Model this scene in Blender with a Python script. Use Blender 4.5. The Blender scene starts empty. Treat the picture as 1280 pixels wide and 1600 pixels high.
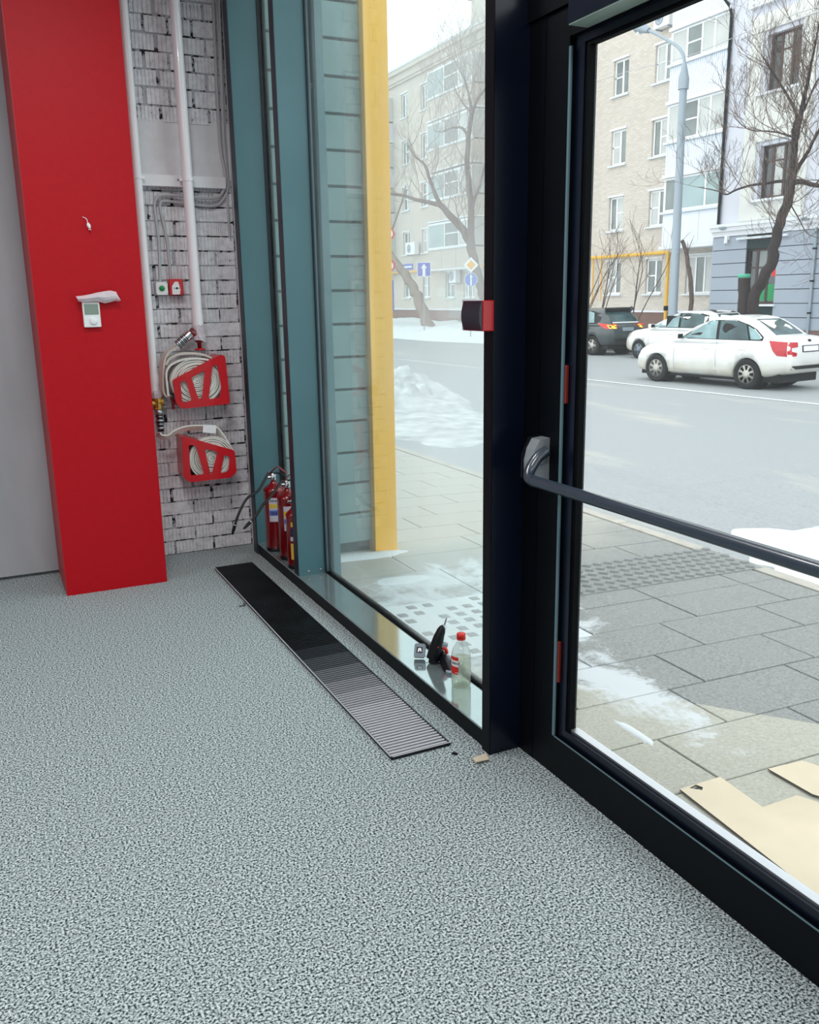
import bpy, bmesh, math, random
from mathutils import Vector, Matrix, noise
from mathutils.geometry import tessellate_polygon
from mathutils.bvhtree import BVHTree
random.seed(7)
sc = bpy.context.scene
COL = sc.collection
# ------------------------------------------------------------------ camera
F, PITCH, ROLL, YAW, EYE = 1381.40133, 0.237181802, -0.015356085, 0.447447672, 1.65
cy_, sy_ = math.cos(YAW), math.sin(YAW); cp_, sp_ = math.cos(PITCH), math.sin(PITCH)
FW = Vector((sy_*cp_, cy_*cp_, -sp_)); RT0 = Vector((cy_, -sy_, 0)); UP0 = RT0.cross(FW)
RT = RT0*math.cos(ROLL)+UP0*math.sin(ROLL); UP = -RT0*math.sin(ROLL)+UP0*math.cos(ROLL)
CAM = Vector((0, 0, EYE))
cam = bpy.data.cameras.new('camera'); cam.sensor_fit = 'HORIZONTAL'; cam.sensor_width = 36
cam.lens = F/1280*36; cam.clip_start = .05; cam.clip_end = 500
co = bpy.data.objects.new('camera', cam); COL.objects.link(co)
co.matrix_world = Matrix(((RT.x, UP.x, -FW.x, 0), (RT.y, UP.y, -FW.y, 0), (RT.z, UP.z, -FW.z, EYE), (0, 0, 0, 1)))
sc.camera = co
# ------------------------------------------------------------------ sky and exposure
SKY = 2.25
w = bpy.data.worlds.new('world'); sc.world = w; w.use_nodes = True
w.node_tree.nodes['Background'].inputs[0].default_value = (.94, 1.0, 1.0, 1)
w.node_tree.nodes['Background'].inputs[1].default_value = SKY
sc.view_settings.view_transform = 'Standard'; sc.view_settings.look = 'None'
sc.view_settings.exposure = 0; sc.view_settings.gamma = 1; sc.view_settings.use_curve_mapping = False
sc.cycles.max_bounces = 10; sc.cycles.transparent_max_bounces = 24; sc.cycles.diffuse_bounces = 4
sc.cycles.caustics_reflective = False; sc.cycles.caustics_refractive = False
FILL_LAMP = 36
# ------------------------------------------------------------------ pixel helpers
def ray(px, py): return FW + RT*((px-640)/F) - UP*((py-800)/F)
def _pl(px, py, ax, val):
    d = ray(px, py); t = (val-CAM[ax])/d[ax]; return CAM+d*t
def PX(px, py, X): return _pl(px, py, 0, X)
def PY(px, py, Y): return _pl(px, py, 1, Y)
def PZ(px, py, Z): return _pl(px, py, 2, Z)
def gz(x): return -0.06-0.0322*(x-1.9) if x < 14 else -.45
# ------------------------------------------------------------------ materials
def lin(c):
    c /= 255; return c/12.92 if c <= .04045 else ((c+.055)/1.055)**2.4
def RGB(r, g, b): return (lin(r), lin(g), lin(b), 1)
MATS = {}
def mat(name, col, rough=.5, metal=0, var=0, scale=8, bump=0, bscale=60, spec=.5, coat=0, trans=0, emit=0, stretch=None, alpha=1):
    m = bpy.data.materials.new(name); m.use_nodes = True; MATS[name] = m
    nt = m.node_tree; b = nt.nodes['Principled BSDF']
    b.inputs['Base Color'].default_value = col; b.inputs['Roughness'].default_value = rough
    b.inputs['Metallic'].default_value = metal; b.inputs['Specular IOR Level'].default_value = spec
    b.inputs['Coat Weight'].default_value = coat; b.inputs['Transmission Weight'].default_value = trans
    b.inputs['Alpha'].default_value = alpha
    if emit:
        b.inputs['Emission Color'].default_value = col; b.inputs['Emission Strength'].default_value = emit
    if var or bump:
        g = nt.nodes.new('ShaderNodeNewGeometry'); mp = nt.nodes.new('ShaderNodeMapping')
        nt.links.new(g.outputs['Position'], mp.inputs['Vector'])
        if stretch: mp.inputs['Scale'].default_value = stretch
    if var:
        n = nt.nodes.new('ShaderNodeTexNoise'); n.inputs['Scale'].default_value = scale; n.inputs['Detail'].default_value = 5
        nt.links.new(mp.outputs[0], n.inputs['Vector'])
        r = nt.nodes.new('ShaderNodeValToRGB')
        k0, k1 = 1-var, 1+var
        r.color_ramp.elements[0].position = .3; r.color_ramp.elements[1].position = .7
        r.color_ramp.elements[0].color = (col[0]*k0, col[1]*k0, col[2]*k0, 1)
        r.color_ramp.elements[1].color = (min(1, col[0]*k1), min(1, col[1]*k1), min(1, col[2]*k1), 1)
        nt.links.new(n.outputs['Fac'], r.inputs[0]); nt.links.new(r.outputs[0], b.inputs['Base Color'])
    if bump:
        n2 = nt.nodes.new('ShaderNodeTexNoise'); n2.inputs['Scale'].default_value = bscale; n2.inputs['Detail'].default_value = 4
        nt.links.new(mp.outputs[0], n2.inputs['Vector'])
        bp = nt.nodes.new('ShaderNodeBump'); bp.inputs['Strength'].default_value = bump; bp.inputs['Distance'].default_value = .01
        nt.links.new(n2.outputs['Fac'], bp.inputs['Height']); nt.links.new(bp.outputs[0], b.inputs['Normal'])
    return m
def glass(name, tint, haze=0, refl=1.0, rough=0.0, haze_fade=None):
    m = bpy.data.materials.new(name); m.use_nodes = True; MATS[name] = m
    nt = m.node_tree; nt.nodes.remove(nt.nodes['Principled BSDF']); out = nt.nodes['Material Output']
    t = nt.nodes.new('ShaderNodeBsdfTransparent'); t.inputs[0].default_value = tint
    g = nt.nodes.new('ShaderNodeBsdfGlossy'); g.inputs['Roughness'].default_value = rough
    fr = nt.nodes.new('ShaderNodeLayerWeight'); fr.inputs['Blend'].default_value = .5
    pw = nt.nodes.new('ShaderNodeMath'); pw.operation = 'POWER'; pw.inputs[1].default_value = 5
    nt.links.new(fr.outputs['Facing'], pw.inputs[0])
    mu = nt.nodes.new('ShaderNodeMath'); mu.operation = 'MULTIPLY_ADD'; mu.inputs[1].default_value = .9*refl; mu.inputs[2].default_value = .035*refl
    nt.links.new(pw.outputs[0], mu.inputs[0])
    mx = nt.nodes.new('ShaderNodeMixShader'); nt.links.new(mu.outputs[0], mx.inputs[0])
    last = t
    if haze:
        tr = nt.nodes.new('ShaderNodeBsdfTranslucent'); tr.inputs[0].default_value = (.9, .93, .93, 1)
        n = nt.nodes.new('ShaderNodeTexNoise'); n.inputs['Scale'].default_value = 2.2; n.inputs['Detail'].default_value = 6
        gg = nt.nodes.new('ShaderNodeNewGeometry'); nt.links.new(gg.outputs['Position'], n.inputs['Vector'])
        mr = nt.nodes.new('ShaderNodeMapRange'); mr.inputs[1].default_value = .3; mr.inputs[2].default_value = .7
        mr.inputs[3].default_value = haze*.7; mr.inputs[4].default_value = haze*1.3
        nt.links.new(n.outputs['Fac'], mr.inputs[0]); hz = mr.outputs[0]
        if haze_fade:
            # street haze painted into the pane, fading from y0 to y1
            sp = nt.nodes.new('ShaderNodeSeparateXYZ'); nt.links.new(gg.outputs['Position'], sp.inputs[0])
            m3 = nt.nodes.new('ShaderNodeMapRange'); m3.interpolation_type = 'SMOOTHSTEP'; nt.links.new(sp.outputs[1], m3.inputs[0])
            for k, v in zip((1, 2, 3, 4), haze_fade): m3.inputs[k].default_value = v
            ml = nt.nodes.new('ShaderNodeMath'); ml.operation = 'MULTIPLY'; nt.links.new(hz, ml.inputs[0]); nt.links.new(m3.outputs[0], ml.inputs[1]); hz = ml.outputs[0]
        m2 = nt.nodes.new('ShaderNodeMixShader'); nt.links.new(hz, m2.inputs[0])
        nt.links.new(t.outputs[0], m2.inputs[1]); nt.links.new(tr.outputs[0], m2.inputs[2]); last = m2
    nt.links.new(last.outputs[0], mx.inputs[1]); nt.links.new(g.outputs[0], mx.inputs[2])
    nt.links.new(mx.outputs[0], out.inputs[0])
    return m
def tex(m, kind, **kw):
    n = m.node_tree.nodes.new(kind)
    for k, v in kw.items(): n.inputs[k].default_value = v
    return n
def posvec(m, scale=(1, 1, 1)):
    nt = m.node_tree; g = nt.nodes.new('ShaderNodeNewGeometry'); mp = nt.nodes.new('ShaderNodeMapping')
    mp.inputs['Scale'].default_value = scale; nt.links.new(g.outputs['Position'], mp.inputs['Vector']); return mp.outputs[0]
def ramp(m, src, stops, interp='LINEAR'):
    r = m.node_tree.nodes.new('ShaderNodeValToRGB'); cr = r.color_ramp; cr.interpolation = interp
    while len(cr.elements) < len(stops): cr.elements.new(.5)
    for e, (p, c) in zip(cr.elements, stops): e.position = p; e.color = c
    m.node_tree.links.new(src, r.inputs[0]); return r.outputs[0]
def mixc(m, fac, a, b):
    n = m.node_tree.nodes.new('ShaderNodeMix'); n.data_type = 'RGBA'; nt = m.node_tree
    for s, i in ((fac, 0), (a, 6), (b, 7)):
        if hasattr(s, 'links'): nt.links.new(s, n.inputs[i])
        else: n.inputs[i].default_value = s
    return n.outputs[2]
def bsdf(m): return m.node_tree.nodes['Principled BSDF']
def setcol(m, s): m.node_tree.links.new(s, bsdf(m).inputs['Base Color'])
def math_(m, op, a, b=0, c=0):
    n = m.node_tree.nodes.new('ShaderNodeMath'); n.operation = op
    for s, i in ((a, 0), (b, 1), (c, 2)):
        if hasattr(s, 'links'): m.node_tree.links.new(s, n.inputs[i])
        else: n.inputs[i].default_value = s
    return n.outputs[0]
def bumpto(m, h, strength=.5, dist=.01):
    b = m.node_tree.nodes.new('ShaderNodeBump'); b.inputs['Strength'].default_value = strength; b.inputs['Distance'].default_value = dist
    m.node_tree.links.new(h, b.inputs['Height']); m.node_tree.links.new(b.outputs[0], bsdf(m).inputs['Normal'])

CARPET = mat('speckled carpet', (.3, .3, .3, 1), .95, spec=.1)
_n = tex(CARPET, 'ShaderNodeTexNoise', Scale=150, Detail=2.5, Roughness=.6); CARPET.node_tree.links.new(posvec(CARPET), _n.inputs['Vector'])
_c = ramp(CARPET, _n.outputs['Fac'], [(.33, (.004, .007, .009, 1)), (.42, (.05, .072, .08, 1)), (.51, (.36, .42, .43, 1)), (.67, (.70, .76, .77, 1))])
setcol(CARPET, _c)

RED = mat('red painted cladding', (.45, .001, .008, 1), .5, spec=.25, var=.04, scale=30, bump=.03, bscale=160)
REDSHADE = mat('red cladding in painted shade', (.40, .003, .01, 1), .5)  # same red as the front, with the side's shade painted in
PLASTER = mat('grey plaster', RGB(172, 175, 180), .9, var=.08, scale=1.5, bump=.05, stretch=(4, 4, 1))
WHITEPAINT = mat('white wall paint', RGB(222, 222, 226), .75, var=.05, scale=12, bump=.12, bscale=50)
BRICKPAINT = mat('white painted brick', RGB(224, 226, 230), .7, var=.12, scale=14, bump=.25, bscale=90)
_nt = BRICKPAINT
# chipped paint: dark clay shows in small irregular spots
_n = tex(_nt, 'ShaderNodeTexNoise', Scale=26, Detail=6, Roughness=.7); _nt.node_tree.links.new(posvec(_nt, (1, 1, 1)), _n.inputs['Vector'])
_r = ramp(_nt, _n.outputs['Fac'], [(.0, (.03, .028, .03, 1)), (.30, (.05, .045, .045, 1)), (.335, RGB(206, 206, 212)), (.6, RGB(236, 236, 240)), (1, RGB(242, 242, 246))])
setcol(_nt, _r)
MORTAR = mat('painted mortar', RGB(190, 190, 196), .9, bump=.4, bscale=60)
_n = tex(MORTAR, 'ShaderNodeTexNoise', Scale=13, Detail=5, Roughness=.7); MORTAR.node_tree.links.new(posvec(MORTAR), _n.inputs['Vector'])
setcol(MORTAR, ramp(MORTAR, _n.outputs['Fac'], [(.0, (.006, .006, .008, 1)), (.455, (.012, .012, .014, 1)), (.49, RGB(176, 178, 184)), (1, RGB(212, 213, 217))]))
PIPE = mat('white enamel', RGB(246, 244, 248), .28, coat=.3)
CONDUIT = mat('grey conduit', RGB(178, 178, 182), .5)
BRACKET = mat('white bracket', RGB(232, 232, 236), .5)
TEAL = mat('grey blue coated steel', RGB(70, 108, 116), .36, var=.05, scale=3, spec=.55)
TEALDARK = mat('dark edge of steel', RGB(16, 22, 36), .4)
SILLM = mat('coated sill', RGB(176, 190, 192), .09, metal=.75, spec=.9, var=.05, scale=5)
BLACKM = mat('black coated aluminium', (.002, .003, .005, 1), .42, spec=.12)
NAVY = mat('dark navy coated aluminium', (.003, .006, .016, 1), .25, spec=.35)
BEAD = mat('glazing bead', RGB(96, 124, 134), .35, spec=.6)
GASKET = mat('rubber gasket', (.002, .003, .004, 1), .7, spec=.08)
BARM = mat('blue grey push bar', RGB(44, 56, 70), .3, spec=.7, coat=.3)
PLATEM = mat('silver hinge plate', RGB(150, 156, 162), .4, metal=.3)
ORANGE = mat('dull red spacer', RGB(120, 30, 16), .5)
CLOSERM = mat('underside with painted reflection', RGB(150, 170, 160), .5)  # outdoor light reflected under the dark housing, painted into the colour
GLASS1 = glass('window glass with painted haze', (.90, .955, .955, 1), haze=.06, haze_fade=(3.45, 4.0, 3.0, 1.0))  # haze of the street air painted into the pane, denser near the mullion
GLASS2 = glass('door glass', (.985, .99, .99, 1), haze=.012)
HYEL = mat('yellow powder coat', RGB(250, 186, 0), .4, var=.06, scale=2.2, stretch=(1, 1, .35))
TILEM = mat('grey green facade plank', RGB(118, 146, 146), .55, var=.14, scale=3, bump=.05, stretch=(1, 1, 1))
JOINT = mat('dark joint', RGB(40, 56, 56), .9)
REDGLOSS = mat('red enamel', (.55, .004, .012, 1), .3, coat=.3)
REDEXT = mat('red extinguisher enamel', (.19, .003, .006, 1), .22, coat=.4)
REDDK = mat('dark red cast iron', (.20, .004, .012, 1), .3, coat=.4)
HOSE = mat('white canvas hose', RGB(226, 226, 220), .85, var=.05, scale=20, bump=.2, bscale=400)
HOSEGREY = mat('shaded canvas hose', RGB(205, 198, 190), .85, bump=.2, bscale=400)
ALU = mat('aluminium', RGB(190, 194, 198), .35, metal=.9)
STEEL = mat('brushed steel', RGB(150, 155, 160), .3, metal=1)
CHROME = mat('chrome', RGB(220, 222, 226), .12, metal=1)
BRASS = mat('brass', RGB(196, 158, 78), .35, metal=.8)
RUBBER = mat('black rubber', (.006, .006, .008, 1), .5)
BLACKP = mat('black plastic', (.003, .004, .006, 1), .35, spec=.25)
DARKP = mat('smoked plastic', (.012, .010, .022, 1), .2)
WHITEP = mat('white plastic', RGB(232, 234, 236), .4)
PAPER = mat('white paper', RGB(236, 236, 238), .8)
FILM = mat('crumpled film', RGB(232, 222, 230), .25, trans=.25)
SCREEN = mat('lcd screen', RGB(136, 152, 140), .15)
GREENB = mat('green button', RGB(10, 140, 80), .35)
YLAB = mat('yellow label', RGB(214, 180, 60), .6)
BLAB = mat('blue label', RGB(90, 110, 190), .6)
WLAB = mat('grey white label', RGB(190, 186, 200), .6)
DLAB = mat('dark print', RGB(26, 26, 70), .6)
SLATM = mat('grey grille slat', RGB(150, 150, 156), .4, metal=.35)
SLATD = mat('black grille slat', (.006, .008, .010, 1), .45, spec=.3, var=.5, scale=6)
SLATMID = mat('dull grille slat', RGB(60, 66, 72), .45, metal=.3)
GREYP = mat('grey plastic', RGB(120, 132, 144), .35)
BOTTLE = glass('clear bottle plastic', (.93, .95, .94, 1), haze=.20, refl=1.2)
LIQUID = glass('pale liquid', (.97, .965, .86, 1), haze=.26, refl=.6)
REDCAP = mat('red cap', RGB(214, 40, 30), .4)
REDLAB = mat('red label print', RGB(206, 34, 26), .6)
BLACKLAB = mat('black print', RGB(16, 16, 16), .7)
CARD = mat('cardboard', RGB(216, 203, 178), .85, var=.06, scale=6)
CARDE = mat('cardboard edge', RGB(70, 58, 44), .9)
SNOW = mat('snow', RGB(212, 218, 222), .8, bump=.5, bscale=14)
SNOWDIRTY = mat('trodden snow', RGB(186, 189, 191), .85, var=.30, scale=4, bump=.8, bscale=18)
BEIGE = mat('beige brick facade', RGB(206, 198, 190), .9, var=.06, scale=1.2)
_b = tex(BEIGE, 'ShaderNodeTexBrick'); _b.inputs['Scale'].default_value = 1; _b.inputs['Brick Width'].default_value = .26
_b.inputs['Row Height'].default_value = .088; _b.inputs['Mortar Size'].default_value = .010; _b.offset = .5
_b.inputs['Color1'].default_value = RGB(214, 206, 196); _b.inputs['Color2'].default_value = RGB(196, 188, 178); _b.inputs['Mortar'].default_value = RGB(176, 170, 164)
_mp = BEIGE.node_tree.nodes.new('ShaderNodeMapping'); _g = BEIGE.node_tree.nodes.new('ShaderNodeNewGeometry')
_sx = BEIGE.node_tree.nodes.new('ShaderNodeSeparateXYZ'); _cx = BEIGE.node_tree.nodes.new('ShaderNodeCombineXYZ')
BEIGE.node_tree.links.new(_g.outputs['Position'], _sx.inputs[0]); BEIGE.node_tree.links.new(_sx.outputs[1], _cx.inputs[0]); BEIGE.node_tree.links.new(_sx.outputs[2], _cx.inputs[1])
BEIGE.node_tree.links.new(_cx.outputs[0], _b.inputs['Vector'])
_n = tex(BEIGE, 'ShaderNodeTexNoise', Scale=.5, Detail=4); BEIGE.node_tree.links.new(_g.outputs['Position'], _n.inputs['Vector'])
setcol(BEIGE, mixc(BEIGE, math_(BEIGE, 'MULTIPLY', _n.outputs['Fac'], .35), _b.outputs[0], RGB(205, 192, 180)))
PLINTH = mat('brown plinth', RGB(122, 96, 88), .9, var=.12, scale=2)
LAVEND = mat('pale lavender render', RGB(204, 206, 216), .85, var=.04, scale=.8)
CREAMW = mat('pale cream render', RGB(212, 212, 208), .85, var=.04, scale=.9)
BLUEGREY = mat('blue grey rusticated render', RGB(160, 168, 180), .85, var=.04, scale=.8)
CORNICE = mat('white cornice', RGB(222, 224, 228), .8)
WFRAME = mat('white window frame', RGB(238, 240, 242), .5)
BRFRAME = mat('brown window frame', RGB(70, 54, 52), .5)
FARGLASS = mat('far window glass', RGB(112, 122, 122), .08, spec=.8, var=.35, scale=.9)
FARGLASS2 = mat('pale curtained glass', RGB(186, 190, 188), .15, spec=.6, var=.12, scale=1.1)
FARDARK = mat('dark shop glass', RGB(40, 50, 54), .06, spec=.9, var=.5, scale=.8)
AQUA = mat('aqua glazing', RGB(146, 168, 170), .1, spec=.7, var=.2, scale=.6)
CLAD = mat('white ribbed cladding', RGB(222, 228, 238), .5)
YELPIPE = mat('yellow gas pipe paint', RGB(226, 176, 64), .5)
LAMPG = mat('galvanised pole', RGB(150, 162, 172), .45, metal=.25)
BARK = mat('grey brown bark', RGB(92, 80, 74), .95, var=.3, scale=12, bump=.8, bscale=25)
BARKD = mat('dark bark', RGB(58, 50, 50), .95, var=.35, scale=12, bump=.8, bscale=25)
BARKP = mat('pale weathered bark', RGB(140, 128, 118), .95, var=.25, scale=9, bump=.6, bscale=25)
TWIG = mat('twig', RGB(104, 88, 80), .9)
TWIGP = mat('pale twig', RGB(150, 138, 130), .9)
GREENTOP = mat('green paint on cut', RGB(90, 180, 150), .7)
SIGNB = mat('sign blue', RGB(50, 110, 200), .5)
SIGNB2 = mat('sign violet blue', RGB(84, 104, 196), .5)
SIGNW = mat('sign white', RGB(240, 240, 240), .5)
SIGNY = mat('sign yellow', RGB(244, 178, 20), .5)
SIGNR = mat('sign red', RGB(214, 50, 50), .5)
CARW = mat('white car paint', RGB(226, 226, 222), .25, coat=.6)
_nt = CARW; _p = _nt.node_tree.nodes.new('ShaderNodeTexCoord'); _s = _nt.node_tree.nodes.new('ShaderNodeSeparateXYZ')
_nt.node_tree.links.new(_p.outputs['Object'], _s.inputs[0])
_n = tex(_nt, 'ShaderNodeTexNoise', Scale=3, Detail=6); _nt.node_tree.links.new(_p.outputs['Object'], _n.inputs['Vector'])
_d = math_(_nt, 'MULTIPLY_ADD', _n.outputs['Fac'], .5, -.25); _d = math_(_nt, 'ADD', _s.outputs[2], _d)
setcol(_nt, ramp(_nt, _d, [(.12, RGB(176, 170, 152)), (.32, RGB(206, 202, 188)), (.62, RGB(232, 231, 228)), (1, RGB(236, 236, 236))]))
CARD2 = mat('dark grey green car paint', RGB(52, 62, 64), .3, coat=.6, var=.25, scale=3)
CARGLASS = mat('car glass', RGB(62, 88, 92), .1, spec=.5, var=.5, scale=2.5)
CARGLASSL = mat('pale car glass', RGB(128, 158, 162), .12, spec=.5, var=.35, scale=2.5)
TYRE = mat('tyre', RGB(22, 22, 24), .8)
RIM = mat('silver rim', RGB(196, 194, 186), .4, metal=.2)
TAIL = mat('red tail lamp', RGB(190, 24, 40), .2, coat=.5)
TAILON = mat('lit indicator', (1.0, .55, .05, 1), .3, emit=1.2)
TAILRED = mat('lit brake lamp', (.9, .03, .02, 1), .3, emit=.6)
ROOFM = mat('roof sheet', RGB(190, 200, 206), .6)

ASPH = mat('wet asphalt', RGB(130, 138, 144), .6, spec=.4)
_n = tex(ASPH, 'ShaderNodeTexNoise', Scale=45, Detail=5, Roughness=.8); ASPH.node_tree.links.new(posvec(ASPH), _n.inputs['Vector'])
_n2 = tex(ASPH, 'ShaderNodeTexNoise', Scale=1, Detail=5, Roughness=.6); ASPH.node_tree.links.new(posvec(ASPH, (1.1, .28, 1)), _n2.inputs['Vector'])
_a = ramp(ASPH, _n.outputs['Fac'], [(.3, RGB(122, 127, 131)), (.7, RGB(176, 181, 184))])
_d = ramp(ASPH, _n2.outputs['Fac'], [(.56, (0, 0, 0, 1)), (.72, (1, 1, 1, 1))])
setcol(ASPH, mixc(ASPH, math_(ASPH, 'MULTIPLY', _d, .6), _a, RGB(194, 188, 176)))
bumpto(ASPH, _n.outputs['Fac'], .3, .01)

def slabmat(name, c0, c1, light):
    m = mat(name, c0, .8, spec=.25)
    P = posvec(m); g = m.node_tree.nodes.new('ShaderNodeSeparateXYZ'); m.node_tree.links.new(P, g.inputs[0])
    n = tex(m, 'ShaderNodeTexNoise', Scale=75, Detail=6, Roughness=.9); m.node_tree.links.new(P, n.inputs['Vector'])
    base = ramp(m, n.outputs['Fac'], [(.3, c0), (.72, c1)])
    # pale strip of slabs nearest the door, bounded by a diagonal cut
    d = math_(m, 'MULTIPLY_ADD', g.outputs[1], .9, g.outputs[0]); lt = math_(m, 'LESS_THAN', d, 5.04)
    base = mixc(m, lt, base, ramp(m, n.outputs['Fac'], [(.3, RGB(140, 140, 130)), (.72, RGB(206, 204, 192))]))
    # paving farther along is paler: haze painted in, partly trodden snow
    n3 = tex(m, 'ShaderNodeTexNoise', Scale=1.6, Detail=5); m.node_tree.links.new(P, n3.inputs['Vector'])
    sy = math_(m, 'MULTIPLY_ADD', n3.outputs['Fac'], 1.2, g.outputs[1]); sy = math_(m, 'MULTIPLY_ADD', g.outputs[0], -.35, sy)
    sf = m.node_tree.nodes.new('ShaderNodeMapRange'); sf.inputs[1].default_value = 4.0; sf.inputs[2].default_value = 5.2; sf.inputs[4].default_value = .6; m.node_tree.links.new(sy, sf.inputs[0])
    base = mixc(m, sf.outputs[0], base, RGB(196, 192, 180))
    # thin trodden snow in patches
    n2 = tex(m, 'ShaderNodeTexNoise', Scale=2.3, Detail=8, Roughness=.68, Distortion=.6); m.node_tree.links.new(P, n2.inputs['Vector'])
    def near(x0, y0, rx, ry):
        dx = math_(m, 'DIVIDE', math_(m, 'SUBTRACT', g.outputs[0], x0), rx); dy = math_(m, 'DIVIDE', math_(m, 'SUBTRACT', g.outputs[1], y0), ry)
        return math_(m, 'SUBTRACT', 1, math_(m, 'ADD', math_(m, 'MULTIPLY', dx, dx), math_(m, 'MULTIPLY', dy, dy)))
    k = math_(m, 'MAXIMUM', near(2.2, 4.05, .95, .9), near(2.45, 3.0, .27, .70))
    k = math_(m, 'MAXIMUM', k, near(2.7, 4.7, 1.0, .45))
    k = math_(m, 'MULTIPLY', math_(m, 'MAXIMUM', k, -1), .22)
    s = math_(m, 'ADD', n2.outputs['Fac'], k)
    n4 = tex(m, 'ShaderNodeTexNoise', Scale=34, Detail=6, Roughness=.85); m.node_tree.links.new(P, n4.inputs['Vector'])
    s = math_(m, 'ADD', s, math_(m, 'MULTIPLY_ADD', n4.outputs['Fac'], .30, -.15)); f = ramp(m, s, [(.585, (0, 0, 0, 1)), (.70, (.9, .9, .9, 1))])
    base = mixc(m, f, base, RGB(208, 214, 219)); setcol(m, base); bumpto(m, n.outputs['Fac'], .2, .004)
    return m
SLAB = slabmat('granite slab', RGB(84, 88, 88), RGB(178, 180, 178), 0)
BUMPM = mat('tactile stud', RGB(132, 136, 136), .85, var=.1, scale=20)

# ------------------------------------------------------------------ mesh builder
class MB:
    def __init__(s): s.v = []; s.f = []; s.m = []; s.sm = []
    def add(s, vs, fs, mi=0, smooth=False):
        o = len(s.v); s.v += [tuple(v) for v in vs]
        for f in fs: s.f.append(tuple(i+o for i in f)); s.m.append(mi); s.sm.append(smooth)
        return s
    def box(s, a, b, mi=0, ch=0):
        x0, x1 = sorted((a[0], b[0])); y0, y1 = sorted((a[1], b[1])); z0, z1 = sorted((a[2], b[2]))
        if ch:
            c = min(ch, (x1-x0)*.45, (y1-y0)*.45, (z1-z0)*.45)
            return s.rbox(x0, x1, y0, y1, z0, z1, c, mi)
        V = [(x0, y0, z0), (x1, y0, z0), (x1, y1, z0), (x0, y1, z0), (x0, y0, z1), (x1, y0, z1), (x1, y1, z1), (x0, y1, z1)]
        return s.add(V, [(0, 3, 2, 1), (4, 5, 6, 7), (0, 1, 5, 4), (1, 2, 6, 5), (2, 3, 7, 6), (3, 0, 4, 7)], mi)
    def rbox(s, x0, x1, y0, y1, z0, z1, c, mi=0):
        bm = bmesh.new(); r = bmesh.ops.create_cube(bm, size=1)
        for v in bm.verts: v.co = Vector(((x0+x1)/2+v.co.x*(x1-x0), (y0+y1)/2+v.co.y*(y1-y0), (z0+z1)/2+v.co.z*(z1-z0)))
        bmesh.ops.bevel(bm, geom=bm.edges[:], offset=c, segments=2, affect='EDGES', profile=.5)
        bm.verts.index_update(); s.add([v.co for v in bm.verts], [[v.index for v in f.verts] for f in bm.faces], mi); bm.free(); return s
    def obox(s, c, ax, ay, az, mi=0):
        c = Vector(c); ax = Vector(ax); ay = Vector(ay); az = Vector(az)
        V = [c+ax*i+ay*j+az*k for k in (-1, 1) for (i, j) in ((-1, -1), (1, -1), (1, 1), (-1, 1))]
        return s.add(V, [(0, 3, 2, 1), (4, 5, 6, 7), (0, 1, 5, 4), (1, 2, 6, 5), (2, 3, 7, 6), (3, 0, 4, 7)], mi)
    def tube(s, pts, r, n=10, mi=0, caps=True, flat=None):
        pts = [Vector(p) for p in pts]; N = len(pts)
        rs = r if isinstance(r, (list, tuple)) else [r]*N
        t0 = (pts[1]-pts[0]).normalized()
        u = t0.cross(Vector((0, 0, 1)) if abs(t0.z) < .9 else Vector((1, 0, 0))).normalized()
        V = []; Fc = []
        for i, p in enumerate(pts):
            t = (pts[min(i+1, N-1)]-pts[max(i-1, 0)]).normalized()
            u = (u-t*u.dot(t)).normalized(); w_ = t.cross(u)
            for k in range(n):
                a = 2*math.pi*k/n; V.append(p+(u*math.cos(a)+w_*math.sin(a))*rs[i])
        for i in range(N-1):
            for k in range(n):
                k2 = (k+1) % n; Fc.append((i*n+k, i*n+k2, (i+1)*n+k2, (i+1)*n+k))
        s.add(V, Fc, mi, n > 4)
        if caps: s.add([V[k] for k in range(n)], [tuple(reversed(range(n)))], mi); s.add(V[-n:], [tuple(range(n))], mi)
        return s
    def cyl(s, a, b, r, n=16, mi=0, r2=None): return s.tube([a, b], [r, r if r2 is None else r2], n, mi)
    def lathe(s, prof, c, n=20, mi=0, ax=(0, 0, 1), smooth=True):
        ax = Vector(ax).normalized(); u = ax.orthogonal().normalized(); w_ = ax.cross(u); c = Vector(c); V = []; Fc = []
        for r, h in prof:
            for k in range(n):
                a = 2*math.pi*k/n; V.append(c+ax*h+(u*math.cos(a)+w_*math.sin(a))*r)
        for i in range(len(prof)-1):
            for k in range(n):
                k2 = (k+1) % n; Fc.append((i*n+k, i*n+k2, (i+1)*n+k2, (i+1)*n+k))
        if prof[0][0] > 1e-6: Fc.append(tuple(reversed(range(n))))
        if prof[-1][0] > 1e-6: Fc.append(tuple(range((len(prof)-1)*n, len(prof)*n)))
        return s.add(V, Fc, mi, smooth)
    def prism(s, poly, o, u, v, d, mi=0, holes=(), mside=None):
        """polygon (2d) in plane o,u,v extruded along vector d, with optional holes"""
        o = Vector(o); u = Vector(u); v = Vector(v); d = Vector(d); loops = [list(poly)]+[list(h) for h in holes]
        flat = [p for l in loops for p in l]; A = [o+u*p[0]+v*p[1] for p in flat]; n = len(A)
        if holes:
            tris = tessellate_polygon([[Vector((p[0], p[1], 0)) for p in l] for l in loops]); Fc = [tuple(t) for t in tris]
        else: Fc = [tuple(range(n))]
        s.add(A, Fc, mi); s.add([a+d for a in A], [tuple(reversed(f)) for f in Fc], mi)
        k = 0; ms = mi if mside is None else mside
        for l in loops:
            m = len(l); V = [A[k+i] for i in range(m)]+[A[k+i]+d for i in range(m)]
            s.add(V, [(i, (i+1) % m, (i+1) % m+m, i+m) for i in range(m)], ms); k += m
        return s
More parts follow.
